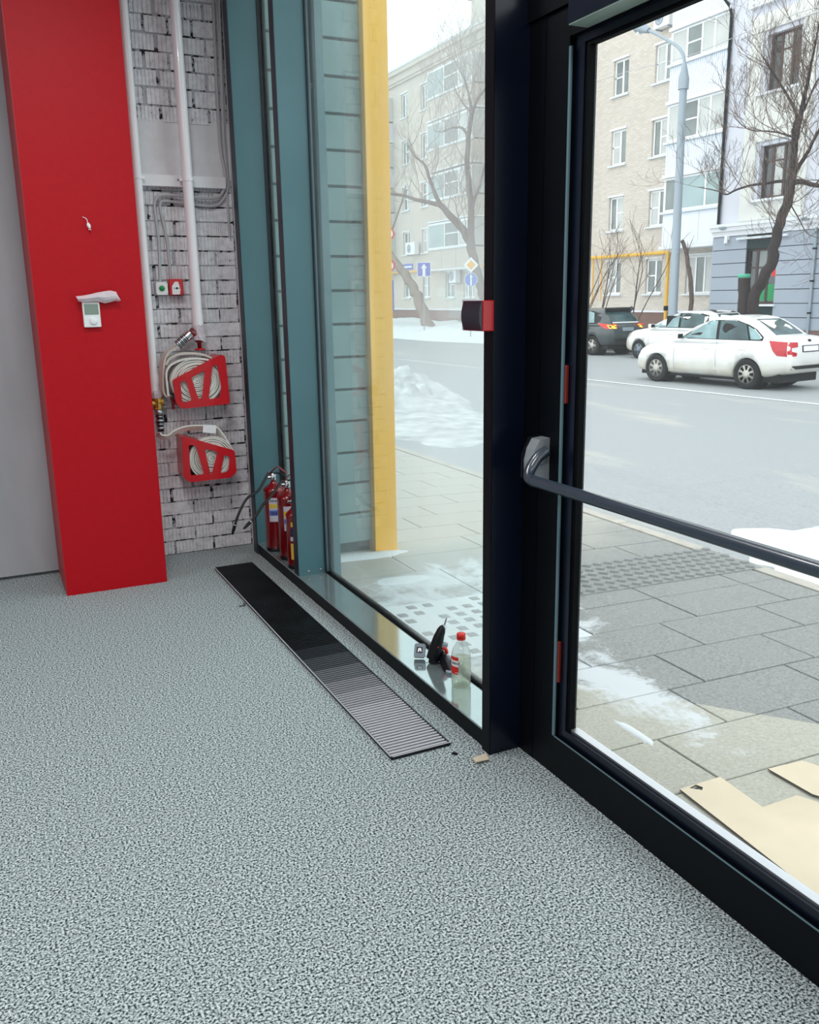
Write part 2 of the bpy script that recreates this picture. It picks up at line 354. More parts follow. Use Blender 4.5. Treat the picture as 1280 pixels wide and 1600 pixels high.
    def ribbon(s, pts, wd, width, th, mi=0):
        pts = [Vector(p) for p in pts]; N = len(pts); wd = Vector(wd).normalized(); V = []; Fc = []
        for i, p in enumerate(pts):
            t = (pts[min(i+1, N-1)]-pts[max(i-1, 0)]).normalized(); w_ = (wd-t*wd.dot(t)).normalized(); n_ = t.cross(w_)
            V += [p+w_*width/2+n_*th/2, p-w_*width/2+n_*th/2, p-w_*width/2-n_*th/2, p+w_*width/2-n_*th/2]
        for i in range(N-1):
            for k in range(4): Fc.append((i*4+k, i*4+(k+1) % 4, (i+1)*4+(k+1) % 4, (i+1)*4+k))
        Fc += [(3, 2, 1, 0), (N*4-4, N*4-3, N*4-2, N*4-1)]
        return s.add(V, Fc, mi, False)
    def mesh(s, name, mats):
        me = bpy.data.meshes.new(name); me.from_pydata(s.v, [], s.f)
        for m in (mats if isinstance(mats, (list, tuple)) else [mats]): me.materials.append(m)
        me.polygons.foreach_set('material_index', s.m); me.polygons.foreach_set('use_smooth', s.sm)
        me.update(); bm = bmesh.new(); bm.from_mesh(me); bmesh.ops.recalc_face_normals(bm, faces=bm.faces); bm.to_mesh(me); bm.free()
        return me
def tag(o, label=None, cat=None, group=None, kind=None):
    for k, v in (('label', label), ('category', cat), ('group', group), ('kind', kind)):
        if v: o[k] = v
    return o
def obj(name, mb, mats, parent=None, label=None, cat=None, group=None, kind=None):
    me = mb.mesh(name, mats) if isinstance(mb, MB) else mb
    o = bpy.data.objects.new(name, me); COL.objects.link(o)
    if parent is not None:
        o.parent = parent; o.matrix_parent_inverse = base_matrix(parent).inverted()
    return tag(o, label, cat, group, kind)
def base_matrix(p):
    m = p.matrix_basis.copy()
    if p.parent is not None: m = base_matrix(p.parent) @ p.matrix_parent_inverse @ m
    return m
def thing(name, loc, label=None, cat=None, group=None, kind=None, rz=0):
    o = bpy.data.objects.new(name, None); o.empty_display_size = .05; COL.objects.link(o); o.location = loc; o.rotation_euler = (0, 0, rz)
    return tag(o, label, cat, group, kind)
def inst(name, me, parent, loc=(0, 0, 0), rz=0):
    o = bpy.data.objects.new(name, me); COL.objects.link(o); o.parent = parent
    o.matrix_parent_inverse = base_matrix(parent).inverted(); o.location = loc; o.rotation_euler = (0, 0, rz); return o
def text_mesh(s, size, o, u, v, ext=.0006, bold=0):
    """flat lettering laid at origin o with axes u (right), v (up)"""
    cu = bpy.data.curves.new('t', 'FONT'); cu.body = s; cu.size = size; cu.align_x = 'CENTER'; cu.align_y = 'CENTER'; cu.offset = bold
    ob = bpy.data.objects.new('t', cu); COL.objects.link(ob); dg = bpy.context.evaluated_depsgraph_get()
    me = bpy.data.meshes.new_from_object(ob.evaluated_get(dg)); bpy.data.objects.remove(ob); mb = MB()
    u = Vector(u); v = Vector(v); o = Vector(o)
    mb.add([o+u*p.co.x+v*p.co.y for p in me.vertices], [tuple(p.vertices) for p in me.polygons]); return mb
def sm(pts, n=6):
    """Catmull-Rom resample"""
    P = [Vector(p) for p in pts]; out = []
    for i in range(len(P)-1):
        p0 = P[max(i-1, 0)]; p1 = P[i]; p2 = P[i+1]; p3 = P[min(i+2, len(P)-1)]
        for k in range(n):
            t = k/n; out.append(.5*((2*p1)+(p2-p0)*t+(2*p0-5*p1+4*p2-p3)*t*t+(3*p1-p0-3*p2+p3)*t**3))
    return out+[P[-1]]
# ================================================================== SETTING: the room
S = 'structure'
GX0, GX1, GY0, GY1 = 1.201, 1.447, 2.688, 5.372      # floor channel of the convector grille
obj('floor', MB().prism([(-5, -6), (1.75, -6), (1.75, 5.95), (-5, 5.95)], (0, 0, -.1), (1, 0, 0), (0, 1, 0), (0, 0, .1), 0,
    [[(GX0+.005, GY0+.005), (GX0+.005, GY1-.005), (GX1-.005, GY1-.005), (GX1-.005, GY0+.005)]]), CARPET, kind=S)
obj('ceiling', MB().box((-5.1, -6.1, 3.7), (1.75, 6.1, 3.8)), WHITEPAINT, kind=S)
obj('wall_left', MB().box((-5.1, -6, -.1), (-5, 6, 3.7)), WHITEPAINT, kind=S)
obj('wall_rear', MB().box((-5.1, -6.1, -.1), (1.75, -6, 3.7)), WHITEPAINT, kind=S)
obj('wall_corner', MB().box((-5, 5.765, .022), (.55, 5.9, 3.7)), PLASTER, kind=S)
wb = obj('wall_back', MB().box((.3, 5.8455, 0), (1.585, 6.0, 3.7)), MORTAR, kind=S)
def brick_mesh(wd, h, flat=False, n=5):
    """clay brick with vertical key grooves pressed in its face"""
    pts = []; W = wd/2
    if flat: xs = [(-W, 0), (-W*.5, .001), (0, -.001), (W*.5, .0015), (W, 0)]
    else:
        xs = []
        for i in range(n):
            a = -W+wd*i/n; b = -W+wd*(i+1)/n; g = (b-a)*.17
            xs += [(a+g*.4, 0), (b-g, 0), (b-g*.45, .006)]
    mb = MB(); D = .034; m = len(xs); V = []
    for z in (-h/2, h/2):
        for x, y in xs: V.append((x, y, z))
        V.append((W, D, z)); V.append((-W, D, z))
    k = m+2
    F_ = [(i, i+1, i+1+k, i+k) for i in range(k-1)]+[(k-1, 0, k, 2*k-1)]
    F_ += [tuple(reversed(range(k))), tuple(range(k, 2*k))]
    return mb.add(V, F_).mesh('brick', BRICKPAINT)
HB = .081
STR = [brick_mesh(.25, HB, False, 11), brick_mesh(.25, HB-.004, False, 10), brick_mesh(.25, HB, True)]
HDR = [brick_mesh(.132, HB+.008, False, 5), brick_mesh(.132, HB+.004, False, 6), brick_mesh(.132, HB+.006, True)]
z = .002; row = 0
while z < 3.65:
    low = z < 2.36
    if 2.40 < z < 2.70: z += .1; continue            # plastered band
    pitch, hgt, wd, L = (.089, HB, .262, STR) if low else (.099, HB+.01, .146, HDR)
    off = (0 if row % 2 else wd/2)+random.uniform(-.012, .012)
    x = .80+off
    while x-wd/2 < 1.585:
        r = random.random(); me = L[2] if r < .10 else L[0] if r < .55 else L[1]
        cx = min(x, 1.585-.0)
        if cx+wd/2 > 1.59:
            # cut brick at the corner
            k = 1.583-(cx-wd/2)
            if k > .05:
                o = inst('brick', me, wb, (cx-wd/2+k/2, 5.838+random.uniform(-.002, .003), z+hgt/2+.004)); o.scale.x = k/wd*.97
        else:
            o = inst('brick', me, wb, (cx, 5.838+random.uniform(-.003, .004), z+hgt/2+.004+random.uniform(-.002, .002)), 0)
            o.rotation_euler = (0, random.uniform(-.008, .008), random.uniform(-.006, .006))
        x += wd+random.uniform(-.004, .006)
    z += pitch; row += 1
obj('plaster_band', MB().box((.8, 5.843, 2.395), (1.584, 5.875, 2.725)), WHITEPAINT, wb)
wr = obj('wall_right', MB().box((1.585, 5.66, 0), (1.76, 6.0, 3.7)), WHITEPAINT, kind=S)
# facade head above the glazing
obj('trim_1', MB().box((1.54, -6, 3.58), (1.76, 5.66, 3.7)), BLACKM, kind=S)
# ------------------------------------------------ window_1 : the wide shop window
w1 = thing('window_1', (1.64, 3.7, 0), kind=S)
obj('sill_base', MB().box((1.552, 2.612, 0), (1.74, 5.58, .068)), BLACKM, w1)
obj('sill', MB().box((1.548, 2.612, .068), (1.722, 5.58, .0755), ch=.002), SILLM, w1)
g1 = obj('glass_pane', MB().box((1.736, 2.6, .078), (1.744, 4.745, 3.58)), GLASS1, w1)
obj('glazing_bead', MB().box((1.722, 2.612, .066), (1.7355, 4.742, .083)).box((1.7445, 2.612, .066), (1.757, 4.742, .088)), GASKET, w1)
obj('glazing_bead', MB().box((1.722, 4.735, .083), (1.7355, 4.742, 3.58)), BEAD, w1)
obj('gasket', MB().box((1.714, 4.728, .0755), (1.722, 4.746, 3.58)), TEALDARK, w1)
obj('outer_cap', MB().box((1.757, 4.70, -.05), (1.80, 4.80, 3.7)), TEAL, w1)
# ------------------------------------------------ trim_2: steel mullion between the bays
t2 = obj('trim_2', MB().box((1.5535, 4.742, .0755), (1.7145, 4.815, 3.58)), TEAL, kind=S)
obj('front_edge', MB().box((1.55, 4.7425, .0755), (1.5533, 4.8145, 3.58)), TEALDARK, t2)
for px, py in ((482, 893), (501, 890)):
    p = PY(px, py, 4.742)
    b = obj('bolt', MB().lathe([(.0095, 0), (.0095, .004), (.007, .007), (.004, .0072)], (p.x, 4.742, p.z), 14, 0, (0, -1, 0)), STEEL, t2)
    obj('bolt_socket', MB().lathe([(.0038, 0), (.0038, .0008)], (p.x, 4.7345, p.z), 6, 0, (0, -1, 0)), GASKET, b)
# ------------------------------------------------ window_2 : the narrow bay behind it
w2 = thing('window_2', (1.745, 5.2, 0), kind=S)
obj('glass_pane', MB().box((1.742, 4.815, .078), (1.75, 5.60, 3.58)), GLASS1, w2)
obj('gasket', MB().box((1.724, 5.573, .0755), (1.745, 5.579, 3.58)), TEALDARK, w2)
obj('glazing_bead', MB().box((1.727, 4.815, .066), (1.7415, 5.572, .083)), GASKET, w2)
# ------------------------------------------------ trim_3: steel jamb against the brick wall
t3 = obj('trim_3', MB().box((1.549, 5.58, 0), (1.724, 5.659, 3.58)), TEAL, kind=S)
obj('front_edge', MB().box((1.543, 5.5805, 0), (1.5487, 5.6585, 3.58)), TEALDARK, t3)
# ------------------------------------------------ trim_4: black mullion beside the door
t4 = obj('trim_4', MB().box((1.5433, 2.557, 0), (1.756, 2.612, 3.58)), NAVY, kind=S)
obj('front_edge', MB().box((1.54, 2.5575, 0), (1.543, 2.6115, 3.58)), BLACKM, t4)
# ------------------------------------------------ door_1
d1 = thing('door_1', (1.70, 1.8, 0), kind=S)
D0, D1 = 1.0, 2.557                       # along the facade
obj('jamb', MB().box((1.67, 2.47, 0), (1.75, D1, 3.58)), BLACKM, d1)
obj('jamb', MB().box((1.67, D0-.1, 0), (1.75, D0, 3.58)), BLACKM, d1)
obj('threshold', MB().box((1.672, D0, 0), (1.76, 2.47, .012)), BLACKM, d1)
st = obj('stile', MB().box((1.67, 2.345, .014), (1.73, 2.466, 2.47)), BLACKM, d1)
obj('bead_line', MB().box((1.667, 2.334, .152), (1.673, 2.3445, 2.36)), BEAD, st)
obj('stile', MB().box((1.67, D0+.004, .014), (1.73, D0+.12, 2.47)), BLACKM, d1)
rl = obj('bottom_rail', MB().box((1.67, D0+.12, .014), (1.73, 2.3445, .148)), BLACKM, d1)
obj('bead_line', MB().box((1.6685, D0+.12, .1485), (1.672, 2.3335, .1515)), BEAD, rl)
obj('top_rail', MB().box((1.67, D0+.12, 2.388), (1.73, 2.3445, 2.47)), BLACKM, d1)
fr = obj('glazing_frame', MB().box((1.685, 2.292, .15), (1.73, 2.334, 2.388)).box((1.685, D0+.12, .15), (1.73, D0+.16, 2.388))
    .box((1.685, D0+.16, .1515), (1.73, 2.292, .186)).box((1.685, D0+.16, 2.362), (1.73, 2.292, 2.388)), NAVY, d1)
obj('glass_seal', MB().box((1.690, 2.276, .187), (1.712, 2.2915, 2.362)).box((1.690, D0+.16, 2.352), (1.712, 2.276, 2.3615)), GASKET, fr)
obj('ledge', MB().box((1.697, D0+.16, .1865), (1.728, 2.2755, .1955)), ALU, fr)
obj('glass_pane', MB().box((1.713, D0+.16, .192), (1.719, 2.29, 2.365)), GLASS2, d1)
for (za, zb) in ((1.437, 1.315), (.505, .354)):
    obj('spacer', MB().box((1.672, 2.324, zb), (1.684, 2.3335, za), ch=.003), ORANGE, fr)
# panic push bar: pivot housing, arm and tube
pv = obj('pivot_housing', MB().prism([(1.67, 1.196), (1.632, 1.192), (1.612, 1.16), (1.602, 1.12), (1.603, 1.085), (1.612, 1.055), (1.67, 1.05)], (0, 2.402, 0), (1, 0, 0), (0, 0, 1), (0, .05, 0)), PLATEM, d1)
obj('housing_cover', MB().prism([(1.67, 1.20), (1.626, 1.195), (1.60, 1.14), (1.598, 1.06), (1.67, 1.045)], (0, 2.4525, 0), (1, 0, 0), (0, 0, 1), (0, .012, 0)), BLACKP, pv)
arm = sm([(1.655, 2.396, 1.155), (1.62, 2.396, 1.135), (1.588, 2.39, 1.10), (1.571, 2.372, 1.078), (1.569, 2.345, 1.072)], 6)
pb = obj('push_bar', MB().tube(arm, .0185, 14).tube([(1.569, 2.343, 1.072), (1.569, D0+.10, 1.073)], .0185, 18).tube([(1.569, 2.346, 1.072), (1.569, 2.342, 1.072)], .0193, 18), BARM, d1)
obj('arm_joint', MB().lathe([(.019, 0), (.019, .003), (.016, .0045), (0, .0045)], (1.638, 2.4015, 1.128), 20, 0, (0, -1, 0)), PLATEM, pb)
ch = obj('closer_housing', MB().box((1.602, D0+.15, 2.392), (1.6695, 2.262, 2.47)), NAVY, d1)
obj('lit_underside', MB().box((1.604, D0+.16, 2.3885), (1.6692, 2.26, 2.3917)), CLOSERM, ch)
obj('transom_frame', MB().box((1.66, D0-.1, 2.474), (1.75, 2.557, 2.54)), BLACKM, d1)
obj('transom_pane', MB().box((1.71, D0, 2.54), (1.718, 2.47, 3.58)), GLASS2, d1)
# ------------------------------------------------ window_3: glazing that carries on past the door
w3 = thing('window_3', (1.7, -2.5, 0), kind=S)
obj('sill_base', MB().box((1.552, -6, 0), (1.75, D0-.101, .07)), BLACKM, w3)
for i, y in enumerate((-5.97, -4.3, -2.6, -.85, D0-.13)):
    obj('mullion', MB().box((1.55, y-.03, .07), (1.75, y+.028, 3.58)), BLACKM, w3)
obj('glass_pane', MB().box((1.72, -5.94, .075), (1.728, D0-.16, 3.57)), GLASS2, w3)
# ------------------------------------------------ fill lamps added to brighten the room, unseen above the frame
for i, (x, y) in enumerate(((-2.4, -2.5), (.45, -2.5), (-2.4, .6), (.45, .6), (-2.4, 3.3), (.45, 3.3))):
    t = thing('fill_panel', (x, y, 3.7), ('square added fill light panel in the '+('row by the window' if x > -1 else 'row far from the window')+', '+('behind the viewpoint' if y < -1 else 'above the viewpoint' if y < 2 else 'nearest the red column')), 'added fill light', 'fill light panels added to the room')
    obj('frame', MB().prism([(-.31, -.31), (.31, -.31), (.31, .31), (-.31, .31)], (x, y, 3.67), (1, 0, 0), (0, 1, 0), (0, 0, .03), 0, [[(-.29, -.29), (-.29, .29), (.29, .29), (.29, -.29)]]), ALU, t)
    obj('diffuser', MB().box((x-.29, y-.29, 3.685), (x+.29, y+.29, 3.699)), WHITEP, t)
    L = bpy.data.lights.new('fill_lamp', 'AREA'); L.size = .56; L.energy = FILL_LAMP; L.color = (1, .98, .96)
    lo = bpy.data.objects.new('fill_lamp', L); COL.objects.link(lo); lo.parent = t; lo.location = (0, 0, -.02)
# ================================================================== RED COLUMN and what hangs on it
cl = obj('column', MB().box((.318, 5.26, 0), (.885, 5.764, 3.69)), RED, label='tall red clad column rising beside the white brick niche', cat='column')
obj('side_panel', MB().box((.313, 5.2602, 0), (.3178, 5.764, 3.69)), REDSHADE, cl, 'narrow red side with painted shade')
th = thing('thermostat', (.60, 5.26, 1.52), 'small white wall thermostat with grey screen and round dial on red column', 'thermostat')
a = PY(128, 472, 5.235); b = PY(160, 511, 5.235)
x0, x1, z0, z1 = a.x, b.x-.004, b.z, a.z
obj('body', MB().box((x0, 5.234, z0), (x1, 5.2598, z1), ch=.005), WHITEP, th)
obj('screen', MB().box((x0+.008, 5.2325, z0+.068), (x1-.008, 5.2338, z1-.012)), SCREEN, th)
obj('dial', MB().lathe([(.021, 0), (.021, .005), (.018, .008), (0, .0085)], ((x0+x1)/2+.006, 5.234, z0+.034), 22, 0, (0, -1, 0)), WHITEP, th)
# crumpled clear wrap lying over the thermostat
mb = MB(); N = 16; V = []; Fq = []
top = [(118, 463), (128, 462), (140, 460), (152, 457), (164, 455), (172, 454), (181, 456), (184, 462), (188, 469)]
bot = [(122, 471), (128, 472), (140, 472), (152, 471), (164, 474), (172, 472), (180, 470), (185, 471), (187, 470)]
rng = random.Random(3)
for (tx, ty), (bx, by) in zip(top, bot):
    for k in range(5):
        f = k/4; p = PY(tx+(bx-tx)*f, ty+(by-ty)*f, 5.235)
        V.append((p.x, 5.229-.020*math.sin(math.pi*f)-rng.uniform(0, .007), p.z))
for i in range(len(top)-1):
    for k in range(4): Fq.append((i*5+k, (i+1)*5+k, (i+1)*5+k+1, i*5+k+1))
mb.add(V, Fq); nV = len(V); mb.add([(v[0], v[1]+.0015, v[2]) for v in V], [tuple(reversed(f)) for f in Fq])
obj('plastic_wrap', mb, FILM, label='crumpled translucent plastic wrap lying across the top of the thermostat', cat='plastic wrap')
cb = thing('cable_end', (.61, 5.26, 2.07), 'short white cable stub with connector poking out of red column', 'cable')
p0 = PY(129, 339, 5.26); p1 = PY(135, 342, 5.235); p2 = PY(137, 348, 5.235); p3 = PY(140, 356, 5.235)
obj('wire', MB().tube(sm([p0, p1, p2], 5), .0022, 8), PAPER, cb)
obj('connector', MB().tube([p2, p2.lerp(p3, .4), p3], [.004, .010, .008], 8).tube([p3, p3+Vector((.006, -.002, -.012))], .002, 6).tube([p3, p3+Vector((-.005, 0, -.011))], .002, 6), WHITEP, cb)
# ================================================================== PIPES of the brick niche
YP = 5.745
pp = thing('fire_pipe', (.99, YP, 1.06), 'white riser pipe running down along the red column edge', 'pipe')
obj('tube', MB().tube([(.985, YP, 3.69), (.985, YP, 1.075)], .030, 24), PIPE, pp)
obj('coupling', MB().tube([(.985, YP, 1.21), (.985, YP, 1.15)], .0335, 24), PIPE, pp)
obj('clamp', MB().tube([(.985, YP, 2.385), (.985, YP, 2.367)], .0345, 24).box((.985, YP-.005, 2.367), (1.032, YP+.004, 2.385)), PIPE, pp)
pp2 = thing('fire_pipe', (1.285, YP, 1.46), 'white riser pipe down the middle of the brick niche to the red valve', 'pipe')
obj('tube', MB().tube([(1.281, YP, 3.69), (1.289, YP, 1.46)], .032, 24), PIPE, pp2)
obj('coupling', MB().tube([(1.2885, YP, 1.575), (1.289, YP, 1.50)], .0345, 24), PIPE, pp2)
obj('clamp', MB().tube([(1.2855, YP, 2.385), (1.2855, YP, 2.365)], .0365, 24).box((1.238, YP-.005, 2.365), (1.2855, YP+.004, 2.385)), PIPE, pp2)
# crumpled masking wrap at the pipe foot
mb = MB(); prof = []; rng = random.Random(5); n = 18; V = []; Fq = []
for i in range(6):
    zz = 1.505-.018*i
    for k in range(n):
        a = 2*math.pi*k/n; rr = .0355+rng.uniform(0, .007)+(.006 if i > 3 else 0); V.append((1.289+rr*math.cos(a), YP+rr*math.sin(a), zz+rng.uniform(-.004, .004)-(.02*max(0, math.cos(a)) if i == 5 else 0)))
for i in range(5):
    for k in range(n): Fq.append((i*n+k, i*n+(k+1) % n, (i+1)*n+(k+1) % n, (i+1)*n+k))
mb.add(V, Fq); obj('masking_wrap', mb, FILM, pp2, 'crumpled pale masking film')
br = thing('pipe_bracket', (1.25, 5.80, 2.34), 'white horizontal channel bar holding both white riser pipes', 'bracket')
obj('channel', MB().box((.93, 5.779, 2.336), (1.53, 5.7825, 2.402)).box((.93, 5.7825, 2.398), (1.53, 5.838, 2.402)).box((.93, 5.7825, 2.336), (1.53, 5.838, 2.340)), BRACKET, br)
for x in (1.03, 1.236): obj('bolt', MB().lathe([(.006, 0), (.006, .004), (.003, .006)], (x, 5.779, 2.376), 6, 0, (0, -1, 0)), STEEL, br)
# conduits
def px_path(pts, Y, n=5): return sm([PY(x, y, Y) for x, y in pts], n)
c = thing('conduit', (1.07, 5.79, 1.78), 'outer grey conduit bending left down to the white button box', 'conduit')
obj('tube', MB().tube(px_path([(250, 441), (248, 380), (244, 345), (241, 322), (245, 309), (256, 304), (300, 308), (335, 310), (347, 302), (353, 284), (350, 262), (344, 225), (338, 120), (333, 0)], 5.80), .0095, 10), CONDUIT, c)
obj('saddle', MB().tube([PY(246.5, 366, 5.80), PY(246.7, 369, 5.80)], .0115, 10), CONDUIT, c)
c = thing('conduit', (1.12, 5.79, 1.78), 'inner grey conduit bending left down to the red call point', 'conduit')
obj('tube', MB().tube(px_path([(267, 441), (262, 385), (256, 352), (250, 326), (251, 317), (258, 314), (300, 319), (333, 322), (348, 313), (356, 292), (354, 265), (350, 225), (346, 120), (342, 0)], 5.815), .0095, 10), CONDUIT, c)
obj('saddle', MB().tube([PY(259.0, 366, 5.815), PY(259.4, 369, 5.815)], .0115, 10), CONDUIT, c)
for k, (xx, sw, lab) in enumerate(((1.562, .005, 'thin grey cable hanging in the niche corner next to the steel jamb'), (1.547, .007, 'second thicker grey cable in the niche corner, left of the thin one'))):
    rng = random.Random(k+11)
    pts = [(xx+rng.uniform(-.006, .006), 5.825-.012*k, 3.69-j*.33) for j in range(6 if k else 5)]
    obj('hanging_cable', MB().tube(sm(pts, 5), sw, 8), CONDUIT, label=lab, cat='cable')
# call point boxes
a = PY(243, 440, 5.76); b = PY(264, 461, 5.76)
t = thing('button_box', (a.x, 5.8, b.z), 'white square button box with green push button below the conduits', 'button box')
obj('body', MB().box((a.x, 5.758, b.z), (b.x-.003, 5.836, a.z-.003), ch=.003), WHITEP, t)
cx, cz = (a.x+b.x)/2-.002, (a.z+b.z)/2
obj('button', MB().lathe([(.0175, 0), (.0175, .004), (.014, .009), (0, .010)], (cx, 5.758, cz), 20, 0, (0, -1, 0)), GREENB, t)
for sx in (-1, 1):
    for sz in (-1, 1): obj('screw', MB().lathe([(.003, 0), (.002, .0012)], (cx+sx*.033, 5.758, cz+sz*.033), 8, 0, (0, -1, 0)), BLACKP, t)
a = PY(263, 436, 5.765); b = PY(288, 461, 5.765)
t = thing('call_point', (a.x, 5.8, b.z), 'red manual call point with white front plate beside the white button box', 'call point')
obj('body', MB().box((b.x-.088, 5.77, b.z), (b.x, 5.836, a.z), ch=.004), REDGLOSS, t)
fp = obj('front_plate', MB().prism([(-.044+.016, -.038), (.018, -.038), (.024, -.006), (.012, .04), (-.008, .04), (-.028, .012)], ((b.x-.044), 5.770, cz), (1, 0, 0), (0, 0, 1), (0, -.003, 0)), WHITEP, t)
obj('press_mark', MB().lathe([(.007, 0), (.007, .001)], (b.x-.042, 5.767, cz), 12, 0, (0, -1, 0)).prism([(.012, -.004), (.019, 0), (.012, .004)], (b.x-.042, 5.767, cz), (1, 0, 0), (0, 0, 1), (0, -.001, 0)).prism([(-.012, -.004), (-.019, 0), (-.012, .004)], (b.x-.042, 5.767, cz), (1, 0, 0), (0, 0, 1), (0, -.001, 0)), BLACKLAB, fp)
# ================================================================== HOSE VALVES, RACKS, HOSES
v1 = thing('hose_valve', (1.289, YP, 1.37), 'dark red angle valve with handwheel under the middle white pipe', 'valve')
obj('body', MB().lathe([(.034, .07), (.036, .055), (.038, .02), (.030, .0), (.014, -.012), (.012, -.045)], (1.289, YP, 1.385+.02), 18).tube([(1.285, YP, 1.44), (1.235, YP-.01, 1.462)], [.030, .031], 16), REDDK, v1)
obj('handwheel', MB().lathe([(.006, 0), (.020, -.002), (.032, -.004), (.036, -.008), (.034, -.014), (.02, -.011), (.007, -.01)], (1.289, YP, 1.362), 20), REDGLOSS, v1)
cpl = [PY(297, 521, 5.73), PY(278, 539, 5.73)]
dv = (cpl[1]-cpl[0])
mb = MB().tube([cpl[0], cpl[0]+dv*.35], .033, 18)
rib = obj('hose_coupling', mb, CHROME, v1, 'chrome coupling')
for k in range(6):
    f = .40+.11*k; obj('ring', MB().tube([cpl[0]+dv*f, cpl[0]+dv*(f+.06)], .031, 16), ALU if k % 2 == 0 else STEEL, rib)
obj('ferrule', MB().tube([cpl[0]+dv*.35, cpl[0]+dv*1.02], .0265, 16), DARKP, rib)
# brass valve on the left pipe
v2 = thing('hose_valve', (1.005, YP, .95), 'brass stop valve with aluminium hose coupling on the left white pipe', 'valve')
obj('body', MB().lathe([(.030, .08), (.033, .06), (.034, .045), (.027, .04), (.026, .01), (.030, 0)], (.998, YP, .99), 8, 0, (0, 0, 1), False).tube([(.998, YP, 1.03), (1.037, YP-.005, 1.036)], [.022, .026], 8).tube([(.998, YP, 1.03), (.958, YP-.01, 1.03)], [.02, .022], 8), BRASS, v2)
obj('lever', MB().tube([(1.035, YP-.005, 1.034), (1.085, YP-.01, 1.030)], .005, 8), STEEL, v2)
obj('lever_grip', MB().tube([(1.088, YP-.012, 1.06), (1.092, YP-.014, .985)], [.007, .010], 8), REDDK, v2)
obj('masking_scrap', MB().lathe([(.033, .07), (.040, .05), (.038, .03), (.034, .02)], (.992, YP, 1.04), 9, 0, (0, 0, 1), False), FILM, v2, 'torn pale film')
cp2 = obj('hose_coupling', MB().lathe([(.027, 0), (.027, .03), (.022, .032)], (1.003, YP, .955), 16), ALU, v2)
for k in range(4): obj('ring', MB().lathe([(.021, .0), (.026, .004), (.026, .012), (.021, .016)], (1.004, YP, .935-.024*k), 16), ALU if k % 2 else STEEL, cp2)
obj('ferrule', MB().lathe([(.0205, 0), (.0205, .115)], (1.004, YP, .848), 14), DARKP, cp2)

def rack(px_out, px_holes, Yf, name_label, base):
    O = [PY(x, y, Yf) for x, y in px_out]; t = thing('hose_rack', base, name_label, 'hose rack')
    out2 = [(p.x, p.z) for p in O]
    H = [[((q := PY(x, y, Yf)).x, q.z) for x, y in h] for h in px_holes]
    def rnd(poly, r):
        R = []
        n = len(poly)
        for i in range(n):
            p = Vector(poly[i]); a = Vector(poly[i-1]); b = Vector(poly[(i+1) % n]); rr = min(r, (a-p).length*.45, (b-p).length*.45)
            pa = p+(a-p).normalized()*rr; pb = p+(b-p).normalized()*rr
            for k in range(4):
                f = k/3; R.append(tuple((pa*(1-f)**2+p*2*f*(1-f)+pb*f*f)))
        return R
    outr = rnd(out2, .018); hr = [rnd(h, .014) for h in H]
    obj('face_plate', MB().prism(outr, (0, Yf, 0), (1, 0, 0), (0, 0, 1), (0, .003, 0), 0, hr), REDGLOSS, t)
    return t, outr
def flange(t, outr, Yf, Yb, idx, name='side_flange'):
    pts = [outr[i % len(outr)] for i in idx]
    mb = MB()
    V = [(x, y, z) for y in (Yf+.0032, Yb) for x, z in pts]; n = len(pts)
    c = Vector((sum(p[0] for p in outr)/len(outr), 0, sum(p[1] for p in outr)/len(outr)))
    V2 = []
    for y in (Yf+.0032, Yb):
        for x, z in pts:
            d = (c-Vector((x, 0, z))).normalized()*.003; V2.append((x+d.x, y, z+d.z))
    Fq = [(i, i+1, n+i+1, n+i) for i in range(n-1)]
    mb.add(V, Fq); mb.add(V2, [tuple(reversed(f)) for f in Fq])
    obj(name, mb, REDGLOSS, t)
YF = 5.655
t1, o1 = rack([(270, 594), (344, 554), (352, 556), (360, 631), (284, 639), (275, 630)],
    [[(282, 597), (291, 595), (300, 626), (285, 629)], [(299, 590), (320, 579), (316, 620), (311, 625)], [(332, 573), (339, 569), (346, 605), (343, 621), (326, 624)]], YF, 'red slotted hose rack, upper one of the two on the white brick wall', (1.28, 5.75, 1.0))
flange(t1, o1, YF, 5.836, list(range(0, 8)), 'top_flange'); flange(t1, o1, YF, 5.836, list(range(8, 16)), 'side_flange'); flange(t1, o1, YF, 5.836, list(range(16, 24)), 'bottom_flange')
t2_, o2 = rack([(284, 681), (367, 704), (370, 738), (362, 746), (296, 754), (287, 746)],
    [[(295, 695), (306, 696), (319, 741), (298, 743)], [(320, 701), (340, 706), (331, 741), (329, 741)], [(350, 711), (359, 713), (357, 736), (345, 740)]], YF, 'red slotted hose rack, lower one of the two above the floor', (1.30, 5.75, .51))
flange(t2_, o2, YF, 5.836, list(range(0, 8)), 'top_flange'); flange(t2_, o2, YF, 5.836, list(range(4, 12)), 'side_flange'); flange(t2_, o2, YF, 5.836, list(range(12, 20)), 'bottom_flange'); flange(t2_, o2, YF, 5.836, list(range(20, 25)), 'side_flange')

